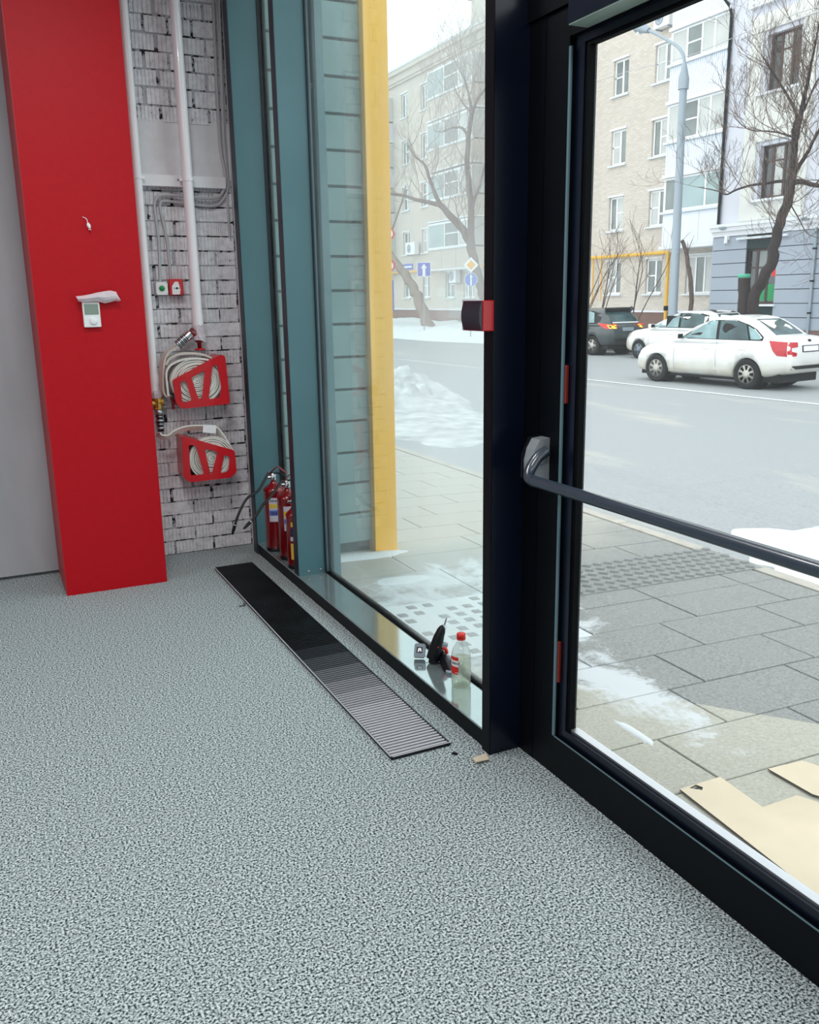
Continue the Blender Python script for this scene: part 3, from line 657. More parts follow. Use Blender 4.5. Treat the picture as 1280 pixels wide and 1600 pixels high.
def coil(t, c, R, r0, n, yf, wd, seed, sx=1.0):
    rng = random.Random(seed); step = (R-r0)/n
    for i in range(n):
        r = r0+step*(i+.5); ph = rng.uniform(0, 6.28); ex = rng.uniform(-.002, .002)
        mb = MB(); V = []; m = 40; yo = yf+rng.uniform(0, .006)
        th_ = step*.80
        ox, oz = rng.uniform(-.002, .002), rng.uniform(-.002, .002)
        for k in range(m):
            a = 2*math.pi*k/m; rr = r*(1+.015*math.sin(2*a+ph)); ca, sa = math.cos(a)*sx, math.sin(a)
            for (q, y) in ((rr-th_/2, yo+.002), (rr, yo-.001), (rr+th_/2, yo+.002), (rr+th_/2, yo+wd), (rr-th_/2, yo+wd)):
                V.append((c[0]+q*ca+ox, y, c[1]+q*sa+oz))
        Fq = [(k*5+j, k*5+(j+1) % 5, ((k+1) % m)*5+(j+1) % 5, ((k+1) % m)*5+j) for k in range(m) for j in range(5)]
        mb.add(V, Fq); obj('hose_loop', mb, HOSE, t)
h1 = thing('fire_hose', (1.27, 5.72, 1.0), 'white canvas fire hose coiled in the upper red rack', 'fire hose')
c0 = PY(308, 596, 5.68); coil(h1, (c0.x, c0.z), .146, .003, 12, 5.672, .06, 2, 1.16)
P = lambda pts, Y: [PY(x, y, Y) for x, y in pts]
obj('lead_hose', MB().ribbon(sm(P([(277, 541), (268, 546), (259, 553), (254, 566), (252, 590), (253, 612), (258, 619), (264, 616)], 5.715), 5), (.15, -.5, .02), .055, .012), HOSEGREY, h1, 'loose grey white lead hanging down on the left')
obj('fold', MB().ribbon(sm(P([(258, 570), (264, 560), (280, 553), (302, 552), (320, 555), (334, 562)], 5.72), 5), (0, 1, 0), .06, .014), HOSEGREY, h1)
obj('fold', MB().ribbon(sm(P([(262, 618), (260, 600), (259, 582), (266, 570), (284, 562), (305, 560), (325, 562)], 5.70), 5), (0, 1, 0), .055, .012), HOSE, h1)
h2 = thing('fire_hose', (1.30, 5.72, .52), 'white canvas fire hose coiled in the lower red rack', 'fire hose')
c0 = PY(331, 716, 5.68); coil(h2, (c0.x, c0.z), .146, .003, 12, 5.672, .06, 4, 1.02)
obj('lead_hose', MB().ribbon(sm(P([(248, 676), (252, 682), (262, 683), (274, 675), (292, 669), (318, 668), (336, 670), (346, 680), (356, 695)], 5.715), 5), (0, -.6, .5), .050, .010), HOSE, h2)
q = PY(327, 670, 5.68); obj('paper_tag', MB().obox((q.x, 5.672, q.z), (.042, 0, -.006), (0, .001, 0), (.004, 0, .026)), PAPER, h2, 'white paper tag')
# ================================================================== RED SOUNDER on the black mullion
t = thing('alarm_sounder', (1.52, 2.6, 1.54), 'red wall sounder with smoked dark front fixed to the black mullion', 'alarm')
obj('housing', MB().box((1.497, 2.545, 1.541), (1.5398, 2.672, 1.640), ch=.003), REDGLOSS, t)
prof = [(0, 0)]+[(-.010*math.sin(math.pi*i/8)-.003, i/8*.094) for i in range(9)]+[(0, .094)]
obj('smoked_cover', MB().prism(prof, (1.4972, 2.549, 1.5435), (1, 0, 0), (0, 0, 1), (0, .119, 0)), DARKP, t)
obj('clear_rim', MB().box((1.4915, 2.669, 1.5415), (1.499, 2.6735, 1.6425)).box((1.4915, 2.549, 1.6385), (1.499, 2.6685, 1.642)), FILM, t)
# ================================================================== FLOOR GRILLE
t = thing('floor_grille', (1.32, 4.0, 0), 'long black floor convector grille of cross slats along the window', 'grille')
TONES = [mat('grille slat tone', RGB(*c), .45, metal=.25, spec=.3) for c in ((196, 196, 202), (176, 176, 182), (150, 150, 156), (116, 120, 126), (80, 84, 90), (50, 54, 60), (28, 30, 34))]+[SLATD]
obj('frame', MB().prism([(GX0, GY0), (GX1, GY0), (GX1, GY1), (GX0, GY1)], (0, 0, .0005), (1, 0, 0), (0, 1, 0), (0, 0, .012), 0, [[(GX0+.006, GY0+.006), (GX0+.006, GY1-.006), (GX1-.006, GY1-.006), (GX1-.006, GY0+.006)]]), SLATD, t)
obj('edge_strip', MB().box((GX0-.002, GY0-.002, .0126), (GX0+.004, GY1, .0140)).box((GX0-.002, GY0-.002, .0126), (GX1+.002, GY0+.004, .0140)), TONES[1], t)
obj('tray', MB().box((GX0+.0055, GY0+.0055, -.099), (GX1-.0055, GY1-.0055, -.094)).box((GX0+.0055, GY0+.0055, -.0935), (GX0+.0065, GY1-.0055, .0003)).box((GX1-.0065, GY0+.0055, -.0935), (GX1-.0055, GY1-.0055, .0003)).box((GX0+.0066, GY0+.0055, -.0935), (GX1-.0066, GY0+.0065, .0003)).box((GX0+.0066, GY1-.0065, -.0935), (GX1-.0066, GY1-.0055, .0003)), BLACKP, t)
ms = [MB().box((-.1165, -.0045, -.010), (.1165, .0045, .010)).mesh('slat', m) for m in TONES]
n = 127
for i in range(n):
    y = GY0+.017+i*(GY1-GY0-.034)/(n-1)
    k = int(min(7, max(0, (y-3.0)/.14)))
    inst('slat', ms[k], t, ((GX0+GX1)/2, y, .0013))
p = PZ(383, 943, .014)
obj('metal_clip', MB().box((p.x-.034, p.y-.006, .0005), (p.x, p.y+.006, .006)).box((p.x-.008, p.y-.01, .006), (p.x, p.y+.012, .018)), STEEL, label='tiny metal clip lying at the left edge of the floor grille', cat='clip')
# ================================================================== SCRAPS on the carpet
a, b, c_, d_ = PZ(738, 1190, 0), PZ(744, 1196, 0), PZ(765, 1190, 0), PZ(759, 1181, 0)
mb = MB(); q = [a, b, c_, d_]; V = [(p.x, p.y, .006+(.006 if i in (0, 1) else .002)) for i, p in enumerate(q)]; V += [(x, y, z+.003) for x, y, z in V]
mb.add(V, [(3, 2, 1, 0), (4, 5, 6, 7)]+[(i, (i+1) % 4, (i+1) % 4+4, i+4) for i in range(4)])
mb.box((a.x+.004, a.y-.004, .0002), (b.x+.01, b.y+.01, .0062)); obj('cardboard_scrap', mb, CARD, label='small beige cardboard scrap lying at the foot of black mullion', cat='scrap')
p = PZ(710, 1179, 0)
obj('plastic_scrap', MB().tube([(p.x-.008, p.y+.006, .004), (p.x, p.y, .007), (p.x+.010, p.y-.008, .004)], [.003, .006, .004], 7), BLACKP, label='tiny black plastic bit on the carpet beyond the grille corner', cat='scrap')
# ================================================================== FIRE EXTINGUISHERS on the narrow sill
def patch(mb, c, R, z0, z1, a0, a1, mi=0, n=8):
    V = []
    for z in (z0, z1):
        for k in range(n+1):
            a = a0+(a1-a0)*k/n; V.append((c[0]+R*math.cos(a), c[1]+R*math.sin(a), z))
    m = n+1; V2 = [(c[0]+(v[0]-c[0])*.985, c[1]+(v[1]-c[1])*.985, v[2]) for v in V]
    mb.add(V, [(k, k+1, m+k+1, m+k) for k in range(n)], mi); mb.add(V2, [(k, m+k, m+k+1, k+1) for k in range(n)], mi)
    return mb
def extinguisher(c, R, H, label, hose, labels, big=True):
    t = thing('fire_extinguisher', c, label, 'fire extinguisher'); x, y, z = c
    obj('skirt', MB().lathe([(R*.96, 0), (R*.98, .004), (R*.98, .02), (R*.9, .022)], c, 24), BLACKP, t)
    hd = H*.80
    bd = obj('cylinder', MB().lathe([(R*.9, .018), (R, .028), (R, hd-.012), (R*1.04, hd-.006), (R*1.03, hd+.002), (R*.80, hd+.018), (R*.45, hd+.034), (.018, hd+.044), (.016, hd+.058)], c, 28), REDEXT, t)
    ht = z+hd+.058
    vh = obj('valve_head', MB().lathe([(.018, 0), (.02, .01), (.017, .02), (.021, .028), (.018, .045), (.010, .05)], (x, y, ht), 16).tube([(x, y, ht+.02), (x-.04, y-.006, ht+.024)], [.011, .008], 10), CHROME, t)
    u = Vector((.66, -.75, 0))
    b0 = Vector((x, y, ht+.046))
    obj('carry_handle', MB().ribbon([b0-u*.02, b0+u*.035+Vector((0, 0, .004)), b0+u*.085-Vector((0, 0, .012))], (.75, .66, 0), .022, .004), BLACKP, t)
    obj('lever', MB().ribbon([b0-u*.03+Vector((0, 0, -.01)), b0+u*.02+Vector((0, 0, .035)), b0+u*.04+Vector((0, 0, .046)), b0+u*.10+Vector((0, 0, .006))], (.75, .66, 0), .02, .004), REDDK if big else BLACKP, t)
    obj('gauge', MB().lathe([(.013, 0), (.013, .010), (.010, .012)], (x-.004, y-.018, ht+.022), 14, 0, (-.3, -1, 0)), CHROME, vh)
    if hose:
        hp = sm(hose, 6); ho = obj('hose', MB().tube(hp, .0085, 10), RUBBER, t)
        d = (hp[-1]-hp[-3]).normalized(); obj('nozzle', MB().tube([hp[-1]-d*.03, hp[-1], hp[-1]+d*.03], [.010, .0105, .006], 10), BLACKP, ho)
        obj('nozzle_ring', MB().tube([hp[-1]-d*.034, hp[-1]-d*.028], [.0112, .0112], 10), ALU, ho)
    am = math.atan2(-y, -x)
    for k, (z0, z1, a0, a1, m, par) in enumerate(labels):
        obj('label', patch(MB(), c, R*1.012+.0006*par, z+z0, z+z1, am+a0, am+a1), m, t)
    return t
P = PY
e1 = (1.615, 5.37, .0757); e2 = (1.632, 5.14, .0757); e3 = (1.604, 4.935, .0757)
glyph = lambda z0, h, a0, n, m: [(z0, z0+h, a0+.16*i, a0+.16*i+(.10 if i % 2 else .07), m, 2) for i in range(n)]
extinguisher(e1, .066, .50, 'red fire extinguisher farthest back on the narrow sill, hose reaching farthest left', [(1.585, 5.366, .585), P(404, 766, 5.33), P(386, 779, 5.30), P(373, 803, 5.28), P(365, 828, 5.27)],
    [(.20, .355, -.55, .5, WLAB, 0), (.29, .315, -.53, .48, YLAB, 1), (.24, .275, -.53, .48, BLAB, 1)]+glyph(.245, .02, -.4, 5, DLAB)+glyph(.33, .012, -.42, 5, DLAB))
extinguisher(e2, .066, .49, 'red fire extinguisher in the middle of the three on the narrow sill', [(1.602, 5.136, .575), P(423, 776, 5.06), P(410, 790, 5.02), P(398, 808, 5.0), P(386, 821, 4.98)],
    [(.19, .345, -.45, .55, WLAB, 0), (.28, .315, -.43, .53, YLAB, 1), (.235, .265, -.43, .53, BLAB, 1)]+glyph(.238, .02, -.25, 4, DLAB))
extinguisher(e3, .052, .41, 'smallest red fire extinguisher, half hidden behind the steel mullion, with yellow label', None,
    [(.06, .16, -.6, .6, YLAB, 0), (.175, .20, -.6, .6, WLAB, 0), (.20, .25, -.6, .6, DLAB, 0), (.262, .29, -.5, .5, YLAB, 0)], False)
# ================================================================== THINGS ON THE WIDE SILL
ZS = .0757
rv = Vector((RT.x, RT.y, 0)).normalized(); fv = Vector((rv.y*-1, rv.x, 0))
# bottle
bc = Vector((1.662, 2.99, ZS)); hb = PY(724, 990, 2.99).z-ZS; RB = .0405
t = thing('bottle', bc, 'clear plastic bottle of pale liquid with red cap on the window sill', 'bottle')
k = hb/.30
prof = [(.030, .0), (.037, .003), (RB, .012), (RB, .17), (RB*.98, .185), (RB*.86, .215), (RB*.58, .245), (.0155, .262), (.0145, .278)]
prof = [(r, h*k) for r, h in prof]
obj('body', MB().lathe(prof, bc, 32), BOTTLE, t)
obj('liquid', MB().lathe([(.0, .003), (.029, .0035), (.0365, .008), (RB-.0015, .014), (RB-.0015, .167*k), (0, .167*k)], bc, 32), LIQUID, t)
cp = obj('cap', MB().lathe([(.0185, 0), (.0185, .018), (.0165, .0205), (0, .0208)], bc+Vector((0, 0, .278*k)), 24), REDCAP, t)
obj('neck_ring', MB().lathe([(.0185, -.006), (.019, -.004), (.0185, -.001)], bc+Vector((0, 0, .278*k)), 24), REDCAP, cp)
am = math.atan2(-bc.y, -bc.x)
zl = lambda py: PY(714, py, 2.96).z
za, zb_, zc, zd = zl(1028.5), zl(1034), zl(1043.5), zl(1055.5)
A0, A1 = -1.5, -.28
lb = obj('label', patch(MB(), bc, RB+.0006, zd, za, am+A0, am+A1, 0, 12), PAPER, t)
obj('label_band', patch(MB(), bc, RB+.0011, zb_, za, am+A0, am+A1, 0, 12), REDLAB, lb)
obj('label_band', patch(MB(), bc, RB+.0011, zd, zc, am+A0, am+A1, 0, 12), REDLAB, lb)
# print wraps with the label: letters bent on to the bottle
def bent_text(s, size, zc_, ang, R, m, par):
    me = text_mesh(s, size, (0, 0, 0), (1, 0, 0), (0, 1, 0), bold=.0004); me.v = [(bc.x+R*math.cos(ang+v[0]/R), bc.y+R*math.sin(ang+v[0]/R), zc_+v[1]) for v in me.v]
    obj('print', me, m, par)
bent_text('OWVI', .0165, (zb_+zc)/2, am-.72, RB+.0015, BLACKLAB, lb)
for i in range(3): obj('print_dot', patch(MB(), bc, RB+.0016, zd+.006, zd+.010, am-.62+.13*i, am-.55+.13*i, 0, 2), PAPER, lb)
# electric screwdriver leaning upright
t = thing('power_screwdriver', (1.672, 3.27, ZS), 'black electric screwdriver with red trigger standing nose up on the sill', 'power tool')
yd = 3.26
def D(px, py, dy=0): return PY(px, py, yd+dy)
bp_ = [D(674.5, 1036.5), D(676, 1031), D(678.5, 1022), D(682, 1009), D(686, 995), D(690.5, 984), D(693.5, 981.5)]
bp_[0].z = max(bp_[0].z, ZS+.012)
obj('body', MB().tube(sm(bp_, 4), [.018, .024, .027, .028, .029, .030, .0305, .0305, .030, .030, .0295, .029, .028, .027, .026, .025, .024, .022, .021, .020, .019, .018, .017, .016, .014][:len(sm(bp_, 4))], 16), BLACKP, t)
ch_ = obj('chuck', MB().tube([D(693.3, 982.5), D(694.0, 979.5), D(695, 976)], [.0115, .0105, .007], 12), CHROME, t)
obj('bit', MB().tube([D(694.9, 976.5), D(696.6, 970), D(698, 965.5)], [.0034, .0034, .0028], 8), STEEL, ch_)
hpts = [D(684, 1014), D(690, 1024), PY(696, 1036, 3.20), PY(701, 1048, 3.15), PY(703.5, 1055, 3.125)]
obj('handle', MB().tube(sm(hpts, 5), [.020]*5+[.022]*6+[.022]*6+[.022]*4, 16), BLACKP, t)
hb_ = PY(704.2, 1058, 3.12); e_ = hb_.copy(); e_.z = max(e_.z-.006, ZS+.012)
obj('battery_foot', MB().tube([PY(703.3, 1053, 3.127), hb_, e_], [.021, .0225, .021], 16), GREYP, t, 'grey foot')
obj('trigger', MB().tube(sm([D(692, 1011, -.022), D(696.5, 1014.5, -.024), D(698.5, 1020.5, -.022)], 3), [.007, .0085, .009, .0085, .008, .008, .007], 10), REDCAP, t, 'red trigger')
obj('switch_band', MB().tube([D(692.0, 1004.5, -.004), D(691, 1009.5, -.004)], [.0245, .0245], 14), GREYP, t, 'grey band')
obj('button', MB().lathe([(.003, 0), (.003, .003), (0, .004)], D(684.5, 1011.5, -.031), 8, 0, (0, -1, 0)), REDCAP, t, 'small red button')
# small grey battery charger
cc = PZ(656, 1028, ZS); 
t = thing('battery_charger', (cc.x, cc.y, ZS), 'small grey box shaped charger lying beside the black screwdriver on the sill', 'charger')
up_ = Vector((0, 0, 1)); tl = (up_*.80+rv*.10+fv*.55).normalized(); nn = (rv*.97+fv*-.1).normalized(); nn = (nn-tl*nn.dot(tl)).normalized(); dd = tl.cross(nn)
cen = Vector((cc.x, cc.y, ZS+.0345))
bx = MB(); bx.prism([(-.021, -.031), (.019, -.031), (.026, -.024), (.026, .024), (.020, .031), (-.017, .031), (-.024, .024), (-.024, -.024)], cen-dd*.010, nn, tl, dd*.020)
cg = obj('case', bx, GREYP, t)
sgn = -1 if dd.y > 0 else 1
f0 = cen+dd*.0102*sgn
obj('slot', MB().prism([(-.013, -.012), (.013, -.012), (.013, .015), (-.013, .015)], f0, nn, tl, dd*.0008*sgn), DARKP, t)
obj('contact_plate', MB().prism([(-.008, -.008), (-.002, -.008), (0, .001), (.005, -.006), (.010, -.006), (.007, .010), (-.006, .010)], f0+dd*.0009*sgn, nn, tl, dd*.0006*sgn), ALU, t)
cwp = [cen+nn*.024-tl*.02, cen+nn*.05-tl*.030+Vector((0, 0, .004)), cen+nn*.062-tl*.02+fv*.02, cen+nn*.05+fv*.03-tl*.02]
for q in cwp: q.z = max(q.z, ZS+.003)
obj('wire', MB().tube(sm(cwp, 4), .0018, 6), WHITEP, t)
# ================================================================== OUTSIDE GROUND
TH = math.atan(.0322)
pv_ = obj('pavement', MB().add([(1.76, -16, gz(1.76)-.062), (4.5, -16, gz(4.5)-.062), (4.5, 100, gz(4.5)-.062), (1.76, 100, gz(1.76)-.062), (1.76, -16, -.5), (4.5, -16, -.5), (4.5, 100, -.5), (1.76, 100, -.5)],
    [(0, 1, 2, 3), (7, 6, 5, 4), (0, 4, 5, 1), (1, 5, 6, 2), (2, 6, 7, 3), (3, 7, 4, 0)]), JOINT, kind=S)
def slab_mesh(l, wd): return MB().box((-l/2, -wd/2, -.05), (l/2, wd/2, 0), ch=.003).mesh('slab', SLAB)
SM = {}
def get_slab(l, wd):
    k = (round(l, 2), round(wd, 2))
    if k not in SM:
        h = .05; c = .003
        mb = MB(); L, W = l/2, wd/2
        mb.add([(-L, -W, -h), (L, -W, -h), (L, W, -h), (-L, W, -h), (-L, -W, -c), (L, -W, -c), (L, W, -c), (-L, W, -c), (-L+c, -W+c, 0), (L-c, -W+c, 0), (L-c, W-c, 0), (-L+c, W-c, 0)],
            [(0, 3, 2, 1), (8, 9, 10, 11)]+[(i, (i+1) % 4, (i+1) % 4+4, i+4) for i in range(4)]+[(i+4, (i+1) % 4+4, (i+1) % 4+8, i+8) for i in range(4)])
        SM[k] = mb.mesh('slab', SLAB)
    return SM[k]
offs = {6: .106, 8: .70, 9: .32, 7: .48}
rng = random.Random(21); RH = .3525
for r in range(0, 26):
    y0 = 2.12+(r-6)*RH; off = offs.get(r, rng.choice((.1, .25, .42, .6)))
    xs = [1.775]+[x for x in (off+.72*k for k in range(2, 7)) if 1.85 < x < 4.40]+[4.49]
    for a, b in zip(xs, xs[1:]):
        l = round(b-a-.008, 2)
        if l < .04: continue
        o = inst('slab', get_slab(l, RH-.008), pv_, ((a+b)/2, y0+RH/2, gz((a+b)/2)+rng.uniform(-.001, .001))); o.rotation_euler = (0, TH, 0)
# farther along the street the slabs are larger than the eye can part
for r in range(9):
    y0 = 2.12+20*RH+r*2.0
    for a, b in ((1.775, 3.13), (3.13, 4.49)):
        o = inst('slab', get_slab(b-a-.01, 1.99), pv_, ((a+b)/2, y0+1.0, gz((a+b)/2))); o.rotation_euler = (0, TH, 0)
for r in range(6):
    y0 = 2.12-6*RH-(r+1)*2.0
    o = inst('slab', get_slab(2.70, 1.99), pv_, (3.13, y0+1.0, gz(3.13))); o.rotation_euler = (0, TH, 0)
def stud_mesh(w_, h):
    a, b = w_/2, w_*.38
    return MB().add([(-a, -a, 0), (a, -a, 0), (a, a, 0), (-a, a, 0), (-b, -b, h), (b, -b, h), (b, b, h), (-b, b, h)], [(0, 3, 2, 1), (4, 5, 6, 7)]+[(i, (i+1) % 4, (i+1) % 4+4, i+4) for i in range(4)])
tp = thing('tactile_paving', (3.8, 4.36, gz(3.8)), 'band of raised tactile studs across the pavement outside the door', 'tactile paving')
tile = MB().box((-.775, -.27, 0), (.775, .27, .004)).mesh('base_tile', SLAB)
o = inst('base_tile', tile, tp, (3.82, 4.36, gz(3.82)+.001)); o.rotation_euler = (0, TH, 0)
sme = stud_mesh(.060, .013).mesh('stud', BUMPM)
for i in range(17):
    for j in range(6):
        x = 3.11+i*.088+(.044 if j % 2 else 0); y = 4.135+j*.09
        o = inst('stud', sme, tp, (x, y, gz(x)+.005), math.pi/4); o.rotation_euler = (0, TH, math.pi/4)
tp2 = thing('tactile_paving', (2.3, 3.95, gz(2.3)), 'patch of snow-filled tactile studs outside the wide shop window', 'tactile paving')
tile = MB().box((-.42, -.42, 0), (.42, .42, .003)).mesh('base_tile', SNOW)
o = inst('base_tile', tile, tp2, (2.32, 3.93, gz(2.32)+.0015)); o.rotation_euler = (0, TH, 0)
sme2 = stud_mesh(.058, .005).mesh('stud', BUMPM)
for i in range(8):
    for j in range(8):
        x = 1.96+i*.103; y = 3.57+j*.103
        if rng.random() < .22: continue
        o = inst('stud', sme2, tp2, (x, y, gz(x)+.0035)); o.rotation_euler = (0, TH, 0)
kb = obj('kerb', MB().add([(4.5, -16, gz(4.5)-.1), (4.62, -16, gz(4.62)-.1), (4.62, 100, gz(4.62)-.1), (4.5, 100, gz(4.5)-.1), (4.5, -16, -.5), (4.62, -16, -.5), (4.62, 100, -.5), (4.5, 100, -.5)],
    [(0, 1, 2, 3), (7, 6, 5, 4), (0, 4, 5, 1), (1, 5, 6, 2), (2, 6, 7, 3), (3, 7, 4, 0)]), JOINT, kind=S)
KERBM = mat('kerb stone', RGB(176, 172, 164), .85, var=.12, scale=10)
ks = MB().box((-.055, -.493, -.1), (.055, .493, 0)).mesh('kerb_stone', KERBM)
for k in range(26):
    o = inst('kerb_stone', ks, kb, (4.56, -2+k*1.0, gz(4.56)+.004)); o.rotation_euler = (0, TH, 0)
obj('road', MB().add([(4.62, -30, gz(4.62)-.005), (14, -30, -.45), (14, 130, -.45), (4.62, 130, gz(4.62)-.005), (22, -30, -.45), (22, 130, -.45), (4.62, -30, -.7), (22, -30, -.7), (22, 130, -.7), (4.62, 130, -.7)],
    [(0, 1, 2, 3), (1, 4, 5, 2), (9, 8, 7, 6), (0, 6, 7, 4, 1), (5, 8, 9, 3, 2), (4, 7, 8, 5), (3, 9, 6, 0)]), ASPH, kind=S)
MARK = mat('worn white road paint', RGB(214, 218, 220), .8, var=.15, scale=6)
mb = MB(); ya, yb = 4.0, 60.0
X_ = lambda y: 14.45+(y-11.9)*-.0665 if y > 11.9 else 14.45+(y-11.9)*-.04
ys = [4, 8, 11.9, 16, 20, 25, 32, 42, 60]
V = []
for y in ys: x = X_(y); V += [(x-.07, y, gz(x-.07)+.006), (x+.07, y, gz(x+.07)+.006)]
mb.add(V, [(2*i, 2*i+1, 2*i+3, 2*i+2) for i in range(len(ys)-1)]); obj('road_marking', mb, MARK, label='long white painted lane line along the middle of the road', cat='road marking')
obj('verge', MB().box((22, -30, -.7), (28.2, 130, -.40)), SNOWDIRTY, kind=S)
# cardboard on the pavement
def sheet(name, pts, z, m, label, holes=(), th_=.006):
    t = obj(name, MB().prism(pts, (0, 0, gz(pts[0][0])+z), (1, 0, -.0322), (0, 1, 0), (0, 0, th_), 0, holes), m, label=label, cat='cardboard'); return t
g = lambda px, py: (lambda p: (p.x, p.y))(PZ(px, py, gz(2.25)))
A, B, C_, D_ = g(1062, 1240), g(1125, 1218), g(1200, 1268), g(1138, 1287)
hA = [g(1077, 1238), g(1087, 1232), g(1098, 1236), g(1097, 1241)]
fx = lambda P_: [(x, y) for x, y in P_]
def lay(name, pix, z, label, holes=()):
    mb = MB(); P2 = [g(*p) for p in pix]; H2 = [[g(*p) for p in h] for h in holes]
    mb.prism(P2, (0, 0, gz(0)+z), (1, 0, -.0322), (0, 1, 0), (0, 0, .006), 0, H2, mside=1)
    return obj(name, mb, [CARD, CARDE], label=label, cat='cardboard')
lay('cardboard_sheet', [(1062, 1240), (1125, 1218), (1192, 1266), (1245, 1245), (1420, 1300), (1420, 1490), (1262, 1398)], .006, 'large flattened cardboard sheet with cut hand hole, nearest outside the door', [[(1077, 1238), (1087, 1232), (1098, 1236), (1097, 1241)]])
lay('cardboard_sheet', [(1200, 1203), (1255, 1188), (1340, 1215), (1340, 1262), (1270, 1243)], .006, 'second smaller cardboard sheet with creased edge, farther out from the door')
# ------------------------------------------------------------------ snow
def mound(name, x0, x1, y0, y1, nx, ny, hf, m, label=None, cat='snow', kind='stuff'):
    V = []; Fq = []
    for i in range(nx+1):
        for j in range(ny+1):
            x = x0+(x1-x0)*i/nx; y = y0+(y1-y0)*j/ny; h = hf(x, y); V.append((x, y, (gz(x) if x < 22 else -.40)+h))
    for i in range(nx):
        for j in range(ny): k = i*(ny+1)+j; Fq.append((k, k+ny+1, k+ny+2, k+1))
    mb = MB(); mb.add(V, Fq, 0, True); return obj(name, mb, m, label=label, cat=cat, kind=kind)
nz = lambda x, y, s, k=0: noise.noise(Vector((x*s, y*s, k)))
def ell(x, y, cx, cy, rx, ry): return max(0, 1-((x-cx)/rx)**2-((y-cy)/ry)**2)
def h1f(x, y):
    e = ell(x, y, 7.0, 15.9, 1.35, 2.9); f = ell(x, y+ (x-6.0)*-1.2, 6.3, 12.0, 1.5, 2.3)
    return -.03+.40*e**.45*(.62+.55*nz(x, y, 1.3, 1)+.9*abs(nz(x, y, 2.6, 2))+.5*abs(nz(x, y, 5.5, 4)))+.07*f**.5*(1+.6*nz(x, y, 2, 3))
mound('snow_bank', 4.2, 10, 7.5, 20, 90, 150, h1f, SNOWDIRTY, 'lumpy ploughed snow bank on the near roadside behind the yellow pillar')
def h2f(x, y):
    e = ell(x, y, 5.75, 3.4, .7, 1.35); f = ell(x, y, 5.3, 3.7, .75, 1.35); return -.02+.20*e**.8*(.8+.5*nz(x, y, 3, 5)+.25*nz(x, y, 9, 6))+.05*f**.5*(1+.8*nz(x, y, 5, 2))
mound('snow_bank', 4.3, 6.6, 1.4, 5.9, 60, 110, h2f, SNOW, 'small clean snow heap at the kerb behind the push bar')
def h3f(x, y):
    k = min(1, max(0, (x-20.4-1.9*min(1, max(0, (40-y)/8)))/1.2)); k2 = min(1, max(0, (28.3-x)/.7))
    return -.04+(k*.62+.25*nz(x, y, .5, 7)*k+.12*nz(x, y, 1.7, 8)*k)*(.35+.65*k2)*(1 if y > 30 else .35+.65*max(0, (y-22)/8) if y > 22 else .35)
mound('snow_bank', 20.2, 27.9, 33, 95, 40, 160, h3f, SNOW, 'long deep snow bank under the trees along the far pavement')
def flat(name, cx, cy, rx, ry, seed, h, label):
    n = 40; mb = MB(); V = [(cx, cy, gz(cx)+h)]; rng = random.Random(seed)
    ring = []
    for k in range(n):
        a = 2*math.pi*k/n; s = 1+.30*noise.noise(Vector((math.cos(a)*1.7, math.sin(a)*1.7, seed)))+.12*noise.noise(Vector((math.cos(a)*5, math.sin(a)*5, seed)))
        ring.append((cx+rx*s*math.cos(a), cy+ry*s*math.sin(a)))
    for s_, hh in ((.7, h*.9), (1, -.004)):
        for x, y in ring: X = cx+(x-cx)*s_; V.append((X, cy+(y-cy)*s_, gz(X)+hh))
    Fq = [(0, 1+k, 1+(k+1) % n) for k in range(n)]+[(1+k, 1+n+k, 1+n+(k+1) % n, 1+(k+1) % n) for k in range(n)]
    mb.add(V, Fq, 0, True); return obj(name, mb, SNOW, label=label, cat='snow', kind='stuff')
flat('snow_patch', 2.16, 5.40, .46, .075, 3, .018, 'thin strip of snow along the foot of yellow pillar and plank wall')
flat('snow_patch', 2.25, 4.80, .22, .09, 5, .006, 'tongue of thin snow on the pavement in front of the yellow pillar')
flat('snow_patch', 2.22, 2.555, .03, .13, 8, .004, 'streak of thin snow on the pale slab outside the door')
mound('snow_bank', 22.05, 27.6, 8, 32.9, 26, 60, lambda x, y: .03+.10*min(1, (x-22)/1.0)*(1+.8*nz(x, y, .7, 3)), SNOW, 'thin snow cover on the far pavement behind the parked cars')
# ================================================================== PLANK WALL AND YELLOW PILLAR outside the window
wo = obj('wall_outside', MB().box((1.762, 5.549, -.3), (2.342, 5.70, 4.6)), JOINT, kind=S)
pm = MB().box((-.298, 0, -.0985), (.298, .02, .0985), ch=.004).mesh('plank', TILEM)
for k in range(-1, 20):
    inst('plank', pm, wo, (2.056, 5.527, .209+.2136*k+.1068))
py = thing('yellow_pillar', (2.43, 5.6, -.08), 'tall yellow coated pillar standing outside the wide shop window', 'pillar')
obj('shaft', MB().box((2.3555, 5.462, -.09), (2.522, 5.80, 4.6), ch=.004), HYEL, py)
obj('base_plate', MB().box((2.335, 5.455, -.11), (2.53, 5.81, -.076)), HYEL, py)
